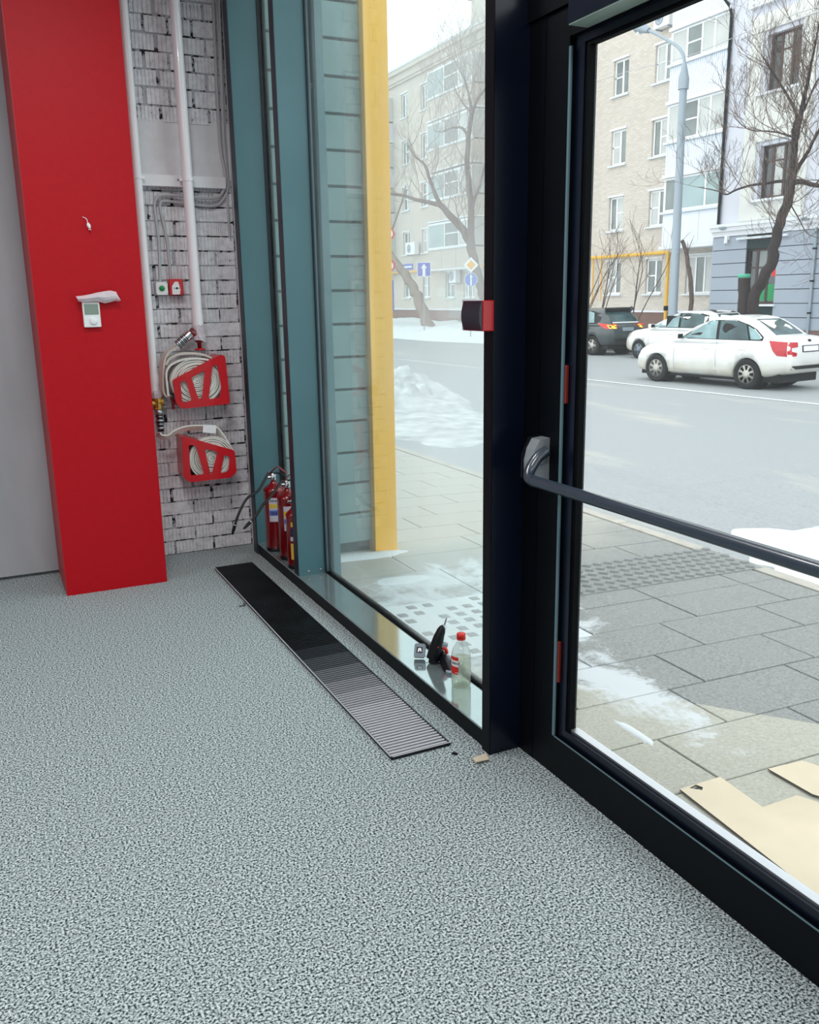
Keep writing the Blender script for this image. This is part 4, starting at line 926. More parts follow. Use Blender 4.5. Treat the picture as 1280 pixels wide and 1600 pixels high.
# ================================================================== BUILDINGS ACROSS THE STREET
XB = 28.0
def wall_holes(mb, X0, X1, y0, y1, z0, z1, holes, back=True):
    ys = sorted({y0, y1, *[h[0] for h in holes], *[h[1] for h in holes]}); zs = sorted({z0, z1, *[h[2] for h in holes], *[h[3] for h in holes]})
    ys = [y for y in ys if y0 <= y <= y1]; zs = [z for z in zs if z0 <= z <= z1]
    for a, b in zip(ys, ys[1:]):
        run = None
        for c, d in zip(zs, zs[1:]):
            hole = any(h[0] <= (a+b)/2 <= h[1] and h[2] <= (c+d)/2 <= h[3] for h in holes)
            if hole:
                if run: mb.add([(X0, a, run[0]), (X0, b, run[0]), (X0, b, run[1]), (X0, a, run[1])], [(0, 3, 2, 1)]); run = None
            else: run = (run[0], d) if run else (c, d)
        if run: mb.add([(X0, a, run[0]), (X0, b, run[0]), (X0, b, run[1]), (X0, a, run[1])], [(0, 3, 2, 1)])
    for a, b, c, d in holes:
        mb.add([(X0, a, c), (X0, b, c), (X0, b, d), (X0, a, d), (X1, a, c), (X1, b, c), (X1, b, d), (X1, a, d)], [(0, 1, 5, 4), (1, 2, 6, 5), (2, 3, 7, 6), (3, 0, 4, 7)])
    mb.add([(X1, y0, z0), (X1, y1, z0), (X1, y1, z1), (X1, y0, z1), (X0, y0, z0), (X0, y1, z0), (X0, y1, z1), (X0, y0, z1)], ([(0, 1, 2, 3)] if back else [])+[(4, 0, 3, 7), (1, 5, 6, 2), (3, 2, 6, 7)])
    return mb
def window_unit(par, y0, y1, z0, z1, X, fm, gm, cuts, bars=(), fw=.07, sill=True, lintel=True, sm_=None):
    """frame mesh with mullions at the fractions in cuts, horizontal bars (column index, fraction)"""
    d = .05; mb = MB()
    mb.box((X, y0, z0), (X+d, y0+fw, z1)).box((X, y1-fw, z0), (X+d, y1, z1)).box((X, y0+fw, z0), (X+d, y1-fw, z0+fw)).box((X, y0+fw, z1-fw), (X+d, y1-fw, z1))
    cs = [y0]+[y0+(y1-y0)*c for c in cuts]+[y1]
    for c in cs[1:-1]: mb.box((X-.004, c-fw*.6, z0+fw), (X+d, c+fw*.6, z1-fw))
    for ci, fr in bars: zz = z0+(z1-z0)*fr; mb.box((X, cs[ci]+.01, zz-.03), (X+d, cs[ci+1]-.01, zz+.03))
    wn = obj('window', mb, fm, par)
    gms = gm if isinstance(gm, list) else [gm]
    for i, (a, b) in enumerate(zip(cs, cs[1:])): obj('pane', MB().box((X+.022, a+.02, z0+.02), (X+.030, b-.02, z1-.02)), gms[i % len(gms)], wn)
    if sill: obj('sill', MB().box((X-.22, y0-.10, z0-.08), (X+.02, y1+.10, z0-.002)), SNOW, wn)
    if lintel: obj('lintel', MB().box((X-.16, y0-.06, z1+.002), (X+.02, y1+.06, z1+.09)), CORNICE, wn)
    return wn
ap = thing('apartment_building', (XB, 50, -.4), 'long beige brick apartment building with white framed windows and snowy sills', 'building')
FZ = [2.45, 5.38, 8.32, 11.33, 14.3]
holes = []; rng = random.Random(4)
for yc in (35.28, 32.45, 38.5, 41.4, 44.4, 55.2, 58.15, 66, 69, 72):
    for z in FZ: holes.append((yc-.53, yc+.53, z-.76, z+.76))
for z in FZ[:1]: holes += [(28.85, 30.4, z-.78, z+.78), (48.6, 50.0, z-.8, z+.8), (51.2, 52.4, z-.8, z+.8)]
obj('wall', wall_holes(MB(), XB, XB+.35, 28.62, 75, .95, 16.3, holes), BEIGE, ap)
for (a, b, c, d) in holes:
    if b-a > 1.3: window_unit(ap, a, b, c, d, XB+.10, WFRAME, [FARGLASS2, FARGLASS], (.34, .68))
    else:
        r = rng.random(); cut = .45 if r < .5 else .55
        window_unit(ap, a, b, c, d, XB+.10, WFRAME, rng.choice([[FARGLASS, FARGLASS2], [FARGLASS2, FARGLASS], [FARGLASS, FARGLASS]]), (cut,), ((1 if cut < .5 else 0, .52),), .085)
obj('plinth', MB().box((XB-.05, 28.62, -.5), (XB+.35, 75, .86)), PLINTH, ap)
obj('plinth_ledge', MB().box((XB-.10, 28.62, .86), (XB+.35, 75, .95)), CORNICE, ap)
obj('cornice', MB().box((XB-.15, 28.62, 15.75), (XB+.2, 75, 15.9)).box((XB-.45, 28.62, 16.3), (XB+12, 75.3, 16.55)).box((XB-.25, 28.62, 15.9), (XB-.002, 75, 16.3)), BEIGE, ap)
obj('gutter', MB().box((XB-.5, 28.62, 16.55), (XB-.30, 75.3, 16.68)), SNOW, ap)
obj('roof', MB().prism([(0, 0), (12, 0), (6, 2.2)], (XB-.3, 28.62, 16.56), (1, 0, 0), (0, 0, 1), (0, 46.7, 0)), ROOFM, ap)
obj('end_wall', MB().box((XB+.351, 28.7, -.4), (XB+12, 75, 16.3)), BEIGE, ap)
ch0 = obj('chimney', MB().box((XB+1.2, 48.9, 16.6), (XB+2.4, 51.2, 19.0)).box((XB+1.05, 48.7, 19.0), (XB+2.55, 51.4, 19.25)), BEIGE, ap)
obj('vent_pipe', MB().tube([(XB+1.8, 49.3, 19.25), (XB+1.8, 49.3, 20.3)], .35, 10).tube([(XB+1.8, 49.3, 20.3), (XB+1.8, 49.3, 20.9)], [.55, .2], 10), ROOFM, ch0)
obj('dormer', MB().prism([(0, 0), (2.2, 0), (2.2, 1.5), (1.1, 2.0), (0, 1.5)], (XB+.4, 46.0, 16.6), (0, 1, 0), (0, 0, 1), (3, 0, 0)), ROOFM, ap)
# loggias (left bays): parapet, glazing, slab edges
def loggia(y0, y1, X, floors, par, m_par, ph=1.15, gh=1.55, gm=None, cuts=(.28, .6), ribs=False, fw=.07):
    gm = gm or [FARGLASS2, FARGLASS, FARGLASS2]
    for z in floors:
        pz0, pz1 = z-.80-ph, z-.80
        if ribs:
            pl_ = MB(); n = int((y1-y0)/.10); pl_.box((X+.02, y0, pz0+.05), (XB-.002, y1, pz1))
            for k in range(n): yy = y0+(k+.5)*(y1-y0)/n; pl_.box((X, yy-.036, pz0+.06), (X+.019, yy+.036, pz1-.01))
            p_ = obj('balcony', pl_, CLAD, par)
        else:
            pl_ = MB().box((X+.02, y0, pz0+.05), (XB-.002, y1, pz1))
            for k in range(3): yy = y0+(y1-y0)*k/3; pl_.box((X, yy+.02, pz0+.06), (X+.019, yy+(y1-y0)/3-.02, pz1-.01))
            p_ = obj('balcony', pl_, m_par, par)
        obj('slab_edge', MB().box((X-.03, y0-.03, pz0-.05), (XB-.003, y1+.03, pz0+.048)), CORNICE, p_)
        obj('snow_ledge', MB().box((X-.07, y0-.05, pz1+.001), (X+.12, y1+.05, pz1+.10)), SNOW, p_)
        window_unit(par, y0, y1, pz1+.10, pz1+.10+gh, X+.02, WFRAME, gm, cuts, ((1, .55),), fw, False, False)
        obj('side_glazing', MB().box((X+.08, y0+.02, pz1+.10), (XB-.01, y0+.05, pz1+.10+gh)).box((X+.08, y1-.05, pz1+.10), (XB-.01, y1-.02, pz1+.10+gh)), FARGLASS2, p_)
        obj('soffit', MB().box((X+.02, y0+.06, pz1+.10+gh), (XB-.004, y1-.06, pz1+.16+gh)), CORNICE, p_)
loggia(47.4, 53.0, 27.05, FZ[1:], ap, BEIGE, 1.2, 1.5, [FARGLASS2, FARGLASS, AQUA])
loggia(60.0, 63.8, 27.05, FZ[1:], ap, LAVEND, 1.2, 1.5)
# white balcony stack next to the rendered building
YB0, YB1, XL = 27.76, 31.0, 27.1
for z0, z1, g1_, ribs, gl in ((3.62, 4.95, 6.50, False, [AQUA, AQUA, FARGLASS]), (6.50, 7.73, 9.37, True, [FARGLASS2, FARGLASS2, FARGLASS]), (9.37, 10.70, 12.15, True, [FARGLASS2, FARGLASS2, FARGLASS]), (12.15, 13.5, 15.0, True, [FARGLASS2, FARGLASS, FARGLASS2])):
    b = MB(); b.box((XL+.02, YB0, z0+.03), (XB-.002, YB1, z1))
    if ribs:
        n = 30
        for k in range(n): yy = YB0+(k+.5)*(YB1-YB0)/n; b.box((XL, yy-.040, z0+.05), (XL+.0195, yy+.040, z1-.01))
    else:
        for k in range(3): yy = YB0+(YB1-YB0)*k/3; b.box((XL, yy+.015, z0+.06), (XL+.0195, yy+(YB1-YB0)/3-.015, z1-.02))
    p_ = obj('balcony', b, CLAD, ap)
    obj('ledge', MB().box((XL-.12, YB0-.03, z1+.001), (XL+.10, YB1+.10, z1+.10)), SNOW, p_)
    obj('slab_edge', MB().box((XL-.10, YB0-.03, z0-.10), (XB-.003, YB1+.06, z0+.028)), CORNICE, p_)
    window_unit(ap, YB0+.01, YB1-.01, z1+.10, g1_-.11, XL+.03, WFRAME, gl, (.25, .46, .72) if z0 != 3.62 else (.26, .80), ((2, .5),) if z0 != 3.62 else (), .075, False, False)
    obj('side_glazing', MB().box((XL+.09, YB1-.06, z1+.10), (XB-.01, YB1-.03, g1_-.11)).box((XL+.09, YB0+.03, z1+.10), (XB-.01, YB0+.06, g1_-.11)), FARGLASS2, p_)
    obj('corner_post', MB().box((XL, YB1-.029, z1+.10), (XL+.089, YB1, g1_-.11)).box((XL, YB0, z1+.10), (XL+.089, YB0+.029, g1_-.11)), WFRAME, p_)
obj('balcony_roof', MB().box((XL-.1, YB0, 15.0), (XB-.003, YB1, 15.12)), CORNICE, ap)
# rendered building on the right
XC = 27.15
rb = thing('rendered_building', (XC, 17, -.4), 'pale lavender rendered building with blue grey rusticated ground floor and brown windows', 'building')
hr = []
for k in range(5):
    y = 24.43-k*4.4
    hr += [(y, y+1.5, 8.78, 10.72), (y, y+1.5, 5.07, 6.95)]
obj('wall', wall_holes(MB(), XC+.02, XC+.4, 0, 27.69, 4.22, 18.5, hr), LAVEND, rb)
for k in range(5):
    y = 24.43-k*4.4
    # raised cream bay round each pair of windows
    obj('raised_bay', wall_holes(MB(), XC-.06, XC+.019, y-.73, y+2.28, 4.32, 11.45, [(y-.14, y+1.66, 8.76, 10.87), (y-.14, y+1.66, 5.05, 7.10)], False), CREAMW, rb)
    for z0, z1 in ((8.78, 10.72), (5.07, 6.95)):
        wn = window_unit(rb, y, y+1.5, z0, z1, XC+.22, BRFRAME, [FARDARK, FARGLASS2, FARDARK], (.33, .67), ((0, .70), (1, .70), (2, .70)), .09, False, False)
        obj('sill', MB().box((XC-.22, y-.25, z0-.10), (XC+.2, y+1.75, z0-.02)), CORNICE, wn)
    obj('bay_glazing', MB().box((XC-.10, y-.73, 11.98), (XC+.019, y+2.22, 14.6)), AQUA, rb)
    obj('bay_ledge', MB().box((XC-.20, y-.83, 11.74), (XC+.019, y+2.32, 11.97)), CORNICE, rb)
obj('cornice', MB().box((XC-.50, -.1, 3.99), (XC+.3, 27.72, 4.14)).box((XC-.57, -.1, 4.14), (XC+.3, 27.74, 4.21)).box((XC-.38, -.1, 3.80), (XC+.2, 27.70, 3.99)), CORNICE, rb)
obj('snow_cap', MB().box((XC-.55, -.1, 4.211), (XC+.018, 27.73, 4.26)), SNOW, rb)
XR = XC-.32
gh_ = [(24.45-k*5.6, 25.95-k*5.6, 1.24, 3.27) for k in range(5)]
obj('core_wall', wall_holes(MB(), XR+.05, XC+.4, 0, 27.69, -.5, 3.80, gh_), JOINT, rb)
zz = .30
zs = [.30]+[.76+.505*k for k in range(6)]+[3.80]
for z0, z1 in zip(zs, zs[1:]):
    segs = [0]+sorted([v for h in gh_ for v in h[:2]])+[27.69] if z1 > 1.24 and z0 < 3.30 else [0, 27.69]
    for i in range(0, len(segs), 2):
        a, b = segs[i], segs[i+1]
        if b < 12: continue
        a = max(a, 0); obj('stone_course', MB().box((XR, a, z0+.014), (XR+.049, b, z1-.014)), BLUEGREY, rb)
obj('base_course', MB().box((XR-.05, 0, -.5), (XR+.049, 27.7, .30)), PLINTH, rb)
for k, (a, b, c, d) in enumerate(gh_):
    wn = window_unit(rb, a, b, c, d, XR+.16, BRFRAME, [FARDARK, FARGLASS, FARDARK], (.36, .70), ((0, .66), (1, .66), (2, .66)), .09, False, False)
    obj('sill', MB().box((XR-.10, a-.10, c-.08), (XR+.15, b+.10, c-.003)), CORNICE, wn)
    obj('hood', MB().box((XR-.14, a-.5, d+.36), (XR-.002, b+.4, d+.44)), SNOW, wn)
    if k == 0:
        obj('window_sticker', MB().box((XR+.176, a+.12, c+.12), (XR+.181, b-.66, c+.72)), GREENB, wn, 'green poster')
        obj('window_sticker', MB().box((XR+.176, a+.10, c+1.0), (XR+.181, a+.34, c+1.45)), SIGNR, wn, 'red and white poster')
obj('upper_wall', MB().box((XC+.401, 0, -.4), (XC+10, 27.7, 18.5)), LAVEND, rb)
# drain pipes
dp = thing('drain_pipe', (27.06, 27.71, 4.3), 'thin dark drain pipe at the joint between both buildings', 'drain pipe')
obj('tube', MB().tube([(27.06, 27.71, 4.27), (27.06, 27.71, 11.85), (27.04, 27.80, 12.15), (26.85, 27.95, 12.45), (26.85, 27.95, 16.5)], .055, 10), BLACKP, dp)
for z in (6.2, 8.4, 10.6): obj('clip', MB().tube([(27.06, 27.71, z), (27.06, 27.71, z+.05)], .07, 10), BLACKP, dp)
a = PX(1278, 360, XR); b = PX(1268, 505, XR)
dp = thing('drain_pipe', (XR-.06, a.y, 0), 'dark drain pipe on the blue grey ground floor at the right', 'drain pipe')
obj('tube', MB().tube([(XR-.07, a.y, .1), (XR-.07, a.y, 3.84)], .055, 10), LAMPG, dp)
for z in (.9, 2.0, 3.1): obj('clip', MB().tube([(XR-.07, a.y, z), (XR-.07, a.y, z+.06)], .075, 10), BLACKP, dp)
# wall lights and camera
for (px, py, lab) in ((1133, 356, 'snow capped flood light on the white cornice beside the drain pipe'), (1262, 341, 'snow capped flood light on the white cornice at the right edge')):
    p = PX(px, py, 26.75); t = thing('flood_light', p, lab, 'flood light')
    obj('lamp_head', MB().lathe([(.05, -.10), (.20, -.06), (.24, 0), (.16, .03)], p, 12), LAMPG, t)
    obj('snow_cap', MB().lathe([(.25, .0), (.22, .07), (.10, .11), (0, .12)], p+Vector((0, 0, .012)), 12), SNOW, t)
    obj('stem', MB().tube([p+Vector((0, 0, -.10)), Vector((p.x+.1, p.y, 4.36))] if p.z-.1 > 4.37 else [p+Vector((.1, 0, -.05)), p+Vector((.35, 0, -.05))], .03, 8), LAMPG, t)
p = PX(1135.5, 374, XR-.1); t = thing('security_camera', p, 'small white security camera under the cornice of the rendered building', 'camera')
obj('mount', MB().box((p.x-.05, p.y-.06, p.z-.02), (XR-.002, p.y+.06, p.z+.12)), WHITEP, t); obj('dome', MB().lathe([(.07, .0), (.07, -.10), (.05, -.15), (0, -.16)], p+Vector((-.03, 0, -.02)), 12), WHITEP, t)
obj('lens', MB().lathe([(.03, 0), (.02, -.02)], p+Vector((-.03, 0, -.19)), 8), BLACKP, t)
# air conditioners
def ac(y0, y1, z0, z1, X, lab):
    t = thing('air_conditioner', (X, (y0+y1)/2, z0), lab, 'air conditioner')
    obj('casing', MB().box((X, y0, z0), (X+.35, y1, z1), ch=.03), WHITEP, t)
    r = (z1-z0)*.36; c = (X-.006, y0+(y1-y0)*.62, (z0+z1)/2)
    obj('fan_grille', MB().lathe([(r, 0), (r, .012), (r*.8, .014), (r*.75, .004), (r*.2, .004), (r*.2, .012), (0, .012)], c, 20, 0, (-1, 0, 0)), LAMPG, t)
    obj('wall_bracket', MB().box((X+.05, y0+.08, z0-.05), (XB-.002, y0+.13, z0-.002)).box((X+.05, y1-.13, z0-.05), (XB-.002, y1-.08, z0-.002)), LAMPG, t)
ac(31.8, 32.75, 12.62, 13.34, 27.6, 'white air conditioner high on the beige wall beside the white balconies')
ac(55.9, 57.3, 4.55, 5.35, 27.5, 'white air conditioner between two windows of the beige building, seen through the wide window')
ac(50.15, 51.05, 2.55, 3.4, 27.5, 'white air conditioner low on the beige wall under the grey bay')
# gas pipe
gp = thing('gas_pipe', (27.8, 45, 3.4), 'yellow gas pipe running along the beige building above the ground floor', 'pipe')
obj('main_tube', MB().tube([(27.78, 74, 3.42), (27.78, 31.35, 3.44), (27.78, 31.28, 3.37), (27.78, 31.28, -.1)], .075, 10), YELPIPE, gp)
obj('branch', MB().tube([(27.78, 36.6, 3.4), (27.78, 36.6, 1.2)], .035, 8).tube([(27.78, 35.95, 3.4), (27.78, 35.95, 1.4)], .03, 8), YELPIPE, gp)
obj('valve', MB().tube([(27.78, 31.28, 1.15), (27.78, 31.28, .95)], .10, 10), BLACKP, gp)
for y in (40, 50, 60): obj('bracket', MB().box((27.76, y, 3.30), (27.995, y+.05, 3.35)), LAMPG, gp)
# ================================================================== STREET LAMP
lp = thing('street_lamp', (24, 26.57, -.4), 'tall grey street lamp with curved arm in front of the beige building', 'street lamp')
pt = PX(1068, 135, 24); XL_ = 24
obj('pole', MB().tube([(24, 26.57, -.42), (24, 26.6, .9), (24, 26.62, 1.0), (24, pt.y, pt.z)], [.21, .20, .165, .135], 16), LAMPG, lp)
obj('base_collar', MB().lathe([(.32, 0), (.32, .12), (.22, .2)], (24, 26.57, -.42), 16), LAMPG, lp)
obj('joint_collar', MB().tube([(24, pt.y, pt.z-.1), (24, pt.y, pt.z+.25), (24, pt.y, pt.z+.8)], [.19, .19, .06], 16), LAMPG, lp)
arm = [(24, pt.y, pt.z+.7)]+[tuple(PX(x, y, 24)) for x, y in ((1069, 92), (1066, 82), (1058, 72), (1045, 64), (1028, 54), (1012, 47))]
obj('arm', MB().tube(sm(arm, 5), .055, 10), LAMPG, lp)
a, b = PX(1014, 48, 24), PX(988, 36, 24)
lh = obj('lamp_head', MB().tube([a, a.lerp(b, .3), a.lerp(b, .6), b], [.10, .16, .24, .13], 14), LAMPG, lp)
obj('diffuser', MB().tube([a.lerp(b, .45)+Vector((0, 0, -.14)), a.lerp(b, .95)+Vector((0, 0, -.12))], [.12, .10], 12), WHITEP, lh)
# pale streaks in the door view, modelled as strands over the street
for pts, r, lab in (([PX(890, 142, 27.98), PX(980, 112, 26), Vector((24, pt.y-.06, PX(1068, 90, 24).z)), PX(1180, 45, 22), PX(1290, 6, 20)], .011, 'thin pale streak passing the neck of the street lamp'),
                    ([PX(1150, 64, 27.9), PX(1220, 40, 23), PX(1295, 12, 18)], .022, 'thick pale streak running from the rendered building towards the right')):
    obj('pale_streak', MB().tube(sm(pts, 6), r, 6), CONDUIT, label=lab, cat='wire')
# ================================================================== TRAFFIC SIGNS
def sign_post(px, X, ztop, lab):
    p = PX(px, 470, X); t = thing('traffic_sign', (X, p.y, -.2), lab, 'traffic sign')
    obj('post', MB().tube([(X, p.y+.03, -.3), (X, p.y+.03, ztop)], .03, 8), LAMPG, t); return t, p.y
def ngon(n, r, a0=0): return [(r*math.cos(a0+2*math.pi*k/n), r*math.sin(a0+2*math.pi*k/n)) for k in range(n)]
U, VZ = (.95, -.31, 0), (0, 0, 1); DN = Vector((-.31, -.95, 0))
def plate(par, c, poly, m, off, name='plate', k=.012):
    return obj(name, MB().prism(poly, Vector(c)+DN*off, U, VZ, DN*k), m, par)
XS = 21.5
t, y = sign_post(663, XS, 3.35, 'blue square one way sign with white up arrow in front of the beige building')
c = (XS, y, (PX(663, 421, XS).z)); s = .36
pl_ = plate(t, c, [(-s, -s), (s, -s), (s, s), (-s, s)], SIGNW, 0); plate(pl_, c, [(-s*.93, -s*.93), (s*.93, -s*.93), (s*.93, s*.93), (-s*.93, s*.93)], SIGNB2, .0125, 'field', .003)
plate(pl_, c, [(-.075, -.34), (.075, -.34), (.075, .06), (.17, .06), (0, .29), (-.17, .06), (-.075, .06)], SIGNW, .016, 'arrow', .003)
t, y = sign_post(736, XS, 3.5, 'yellow diamond main road sign above a blue round straight ahead sign')
c = (XS, y, PX(736.5, 414, XS).z); r = .36
pl_ = plate(t, c, ngon(4, r, 0), SIGNW, 0, 'diamond_plate'); plate(pl_, c, ngon(4, r*.62, 0), SIGNY, .0125, 'yellow_field', .003)
c = (XS, y, PX(737.5, 437, XS).z); r = .32
pl_ = plate(t, c, ngon(24, r), SIGNW, 0, 'round_plate'); plate(pl_, c, ngon(24, r*.93), SIGNB, .0125, 'blue_field', .003)
plate(pl_, c, [(-.04, -.26), (.04, -.26), (.04, .12), (.09, .12), (0, .25), (-.09, .12), (-.04, .12)], SIGNW, .016, 'arrow', .003)
t, y = sign_post(609, XS, 5.3, 'red ringed round signs on a post half hidden behind the yellow pillar')
for zz in (PX(608, 365, XS).z, PX(608, 415, XS).z):
    c = (XS, y, zz); pl_ = plate(t, c, ngon(24, .36), SIGNR, 0, 'round_plate'); plate(pl_, c, ngon(24, .25), SIGNW, .0125, 'white_field', .003)
c = (XS, y, PX(609, 462, XS).z); plate(t, c, [(-.25, -.85), (.25, -.85), (.25, .85), (-.25, .85)], SIGNB2, 0, 'blue_plate')
p = PX(637, 417, XB-.06)
t = thing('street_name_plate', (XB-.05, p.y, p.z-.15), 'blue street name plate on the beige wall above the ground floor windows', 'sign')
obj('plate', MB().box((XB-.04, p.y-.75, p.z-.20), (XB-.002, p.y+.75, p.z+.20)), SIGNB2, t)
obj('text_band', MB().box((XB-.046, p.y-.6, p.z-.06), (XB-.0405, p.y+.6, p.z+.05)), SIGNW, t)
# ================================================================== TREES
def grow(mb, p, d, L, r, lev, rng, up=.25, nchild=3, minr=.004, wob=.28):
    n = 4; pts = [Vector(p)]; dd = Vector(d).normalized(); dirs = []
    for i in range(n):
        dd = (dd+Vector((rng.uniform(-1, 1), rng.uniform(-1, 1), rng.uniform(-.8, 1)))*wob+Vector((0, 0, up*.3))).normalized(); dirs.append(dd.copy()); pts.append(pts[-1]+dd*L/n)
    r1 = max(minr, r*.45); mb.tube(pts, [r+(r1-r)*i/n for i in range(n+1)], 3 if r < .02 else 5, caps=False)
    if lev <= 0: return
    for k in range(nchild):
        f = rng.uniform(.3, 1.0); i = min(n-1, int(f*n)); q = pts[i].lerp(pts[i+1], f*n-i)
        side = Vector((rng.uniform(-1, 1), rng.uniform(-1, 1), rng.uniform(-.3, .9))); nd = (dirs[i]*.75+side*.8).normalized()
        grow(mb, q, nd, L*rng.uniform(.5, .75), max(minr, r*.55), lev-1, rng, up, nchild, minr, wob)
def tree(loc, limbs, lab, bark, twig, seed, L=1.5, dens=7, lev=2, nchild=3, tr=.02, cat='tree', name='bare_tree', start=.25):
    t = thing(name, loc, lab, cat); rng = random.Random(seed); tw = MB()
    for i, (pts, r0, r1) in enumerate(limbs):
        sp = sm(pts, 4); N = len(sp); rr = [r0+(r1-r0)*k/(N-1) for k in range(N)]
        sp = [p+Vector((rng.uniform(-1, 1), rng.uniform(-1, 1), 0))*rr[k]*.25 if 0 < k < N-1 else p for k, p in enumerate(sp)]
        obj('trunk' if i == 0 else 'limb', MB().tube(sp, rr, 9 if r0 > .06 else 6), bark, t)
        d_ = dens if i else int(dens*.7)
        for k in range(d_):
            f = rng.uniform(start if i == 0 else .2, 1.0); j = min(N-2, int(f*(N-1))); q = sp[j]; dr = (sp[j+1]-sp[j]).normalized()
            nd = (dr*.6+Vector((rng.uniform(-1, 1), rng.uniform(-1, 1), rng.uniform(-.2, 1)))).normalized()
            grow(tw, q, nd, L*rng.uniform(.6, 1.1), min(tr, rr[j]*.6), lev, rng, nchild=nchild)
    if tw.v: obj('twigs', tw, twig, t, kind='stuff')
    return t
Q = lambda pts, X: [PX(x, y, X) for x, y in pts]
XT = 22.6
base = PX(1176, 485, XT)
root = Vector((XT, base.y+.05, -.35))
tree(root, [([root]+Q([(1180, 462), (1192, 438), (1206, 408), (1214, 370), (1226, 330), (1236, 292), (1239, 262)], XT), .19, .13),
            (Q([(1239, 262), (1241, 240), (1247, 200), (1253, 170), (1262, 130), (1270, 90), (1282, 30)], XT), .12, .02),
            (Q([(1241, 240), (1240, 205), (1245, 180), (1228, 145), (1205, 110), (1190, 85)], XT), .07, .012),
            (Q([(1238, 285), (1220, 283), (1200, 286), (1172, 290), (1150, 297), (1135, 304), (1120, 298), (1092, 292)], XT), .06, .010),
            (Q([(1240, 285), (1256, 284), (1272, 289), (1300, 292)], XT), .09, .05),
            (Q([(1243, 268), (1258, 245), (1270, 222), (1284, 195)], XT), .07, .03),
            (Q([(1246, 215), (1232, 212), (1216, 207), (1196, 205), (1172, 203), (1154, 190), (1146, 180)], XT), .035, .008),
            (Q([(1249, 185), (1262, 160), (1275, 130), (1290, 108)], XT), .04, .012),
            (Q([(1236, 320), (1250, 345), (1262, 365), (1280, 372)], XT), .02, .006)],
     'tall forked bare tree with dark trunk in front of the rendered building', BARKD, TWIG, 5, 1.5, 12, 3, 3, .016, start=.45)
st0 = Vector((XT, PX(1164, 485, XT).y, -.35)); a = PX(1163, 432, XT)
t = thing('tree_stump', st0, 'dark cut trunk with green painted top beside the forked tree', 'tree')
obj('trunk', MB().tube(sm([st0, PX(1164, 470, XT), PX(1163, 450, XT), a], 4), [.22]*5+[.20]*4+[.19]*4, 12), BARKD, t)
obj('cut_top', MB().lathe([(.20, 0), (.205, .10), (.18, .13), (0, .135)], a-Vector((0, 0, .05)), 14), GREENTOP, t)
b0 = Vector((24.2, PX(1080, 480, 24.2).y, -.4))
tree(b0, [([b0]+Q([(1080, 470), (1080, 440), (1076, 415), (1073, 395), (1066, 376)], 24.2), .09, .07), (Q([(1074, 400), (1078, 385), (1083, 372)], 24.2), .02, .006)], 'thin crooked bare trunk without branches between the lamp post and the windows', BARK, TWIG, 8, .5, 2, 1, 2, .008, start=.7)
# left pair seen through the wide window
b0 = Vector((22.4, PX(671, 515, 22.4).y, -.1))
tree(b0, [([b0]+Q([(667, 500), (660, 480), (652, 462), (640, 440), (628, 422), (612, 402), (598, 380)], 22.4), .34, .20),
          (Q([(615, 405), (606, 380), (616, 350), (628, 315), (634, 290)], 22.4), .09, .03)], 'leaning pale trunk with patched bark in the snow, leaning left towards the yellow pillar', BARKP, TWIGP, 12, 1.6, 3, 2, 3, .022, start=.9)
b0 = Vector((24.0, PX(762, 492, 24).y, -.1))
tree(b0, [([b0]+Q([(758, 470), (752, 450), (744, 420), (738, 395), (733, 376), (716, 350), (700, 333), (689, 321)], 24), .30, .16),
          (Q([(689, 321), (670, 316), (650, 312), (632, 306), (612, 303), (596, 300)], 24), .13, .06),
          (Q([(687, 320), (678, 298), (671, 278), (664, 258), (648, 244), (638, 228)], 24), .13, .04),
          (Q([(738, 395), (736, 360), (736, 330), (733, 290), (730, 255), (732, 215), (737, 178)], 24), .20, .11),
          (Q([(737, 178), (733, 150), (726, 125), (722, 105)], 24), .09, .02), (Q([(737, 180), (745, 158), (756, 142), (770, 120)], 24), .09, .03),
          (Q([(731, 213), (722, 200), (706, 200), (690, 206), (678, 204)], 24), .08, .02),
          (Q([(736, 335), (742, 310), (750, 290), (757, 262), (766, 240)], 24), .09, .04),
          (Q([(737, 178), (724, 162), (714, 146), (708, 130)], 24), .05, .015)],
     'large bare grey tree with long limbs spreading left, in front of the beige building', BARK, TWIGP, 9, 2.4, 11, 3, 3, .024, start=.5)
b0 = Vector((25, PX(608, 430, 25).y, 1))
for k, (px, lab) in enumerate(((902, 'bare shrub stems leaning right beside the dark car'), (935, 'second bare shrub of thin stems behind the dark car'), (985, 'bare shrub with curved thin stems behind the white hatchback'))):
    b0 = PX(px, 480, 25.5); b0.z = -.3; rng = random.Random(30+k); tw = MB(); t = thing('bare_shrub', b0, lab, 'shrub')
    for j in range(4): 
        d = Vector((rng.uniform(-.4, .4), rng.uniform(-.9, .3), 1.3)); sp = sm([b0, b0+d*1.2, b0+d*2.3+Vector((0, rng.uniform(-.3, .3), 0)), b0+d*3.1+Vector((0, rng.uniform(-.5, .5), -.2))], 4)
        obj('stem', MB().tube(sp, [.03-.0019*i for i in range(len(sp))], 5), BARK, t)
        for q in range(4): grow(tw, sp[5+q*2], d+Vector((rng.uniform(-1, 1), rng.uniform(-1, 1), 0)), 1.2, .010, 1, rng)
    obj('twigs', tw, TWIG, t, kind='stuff')
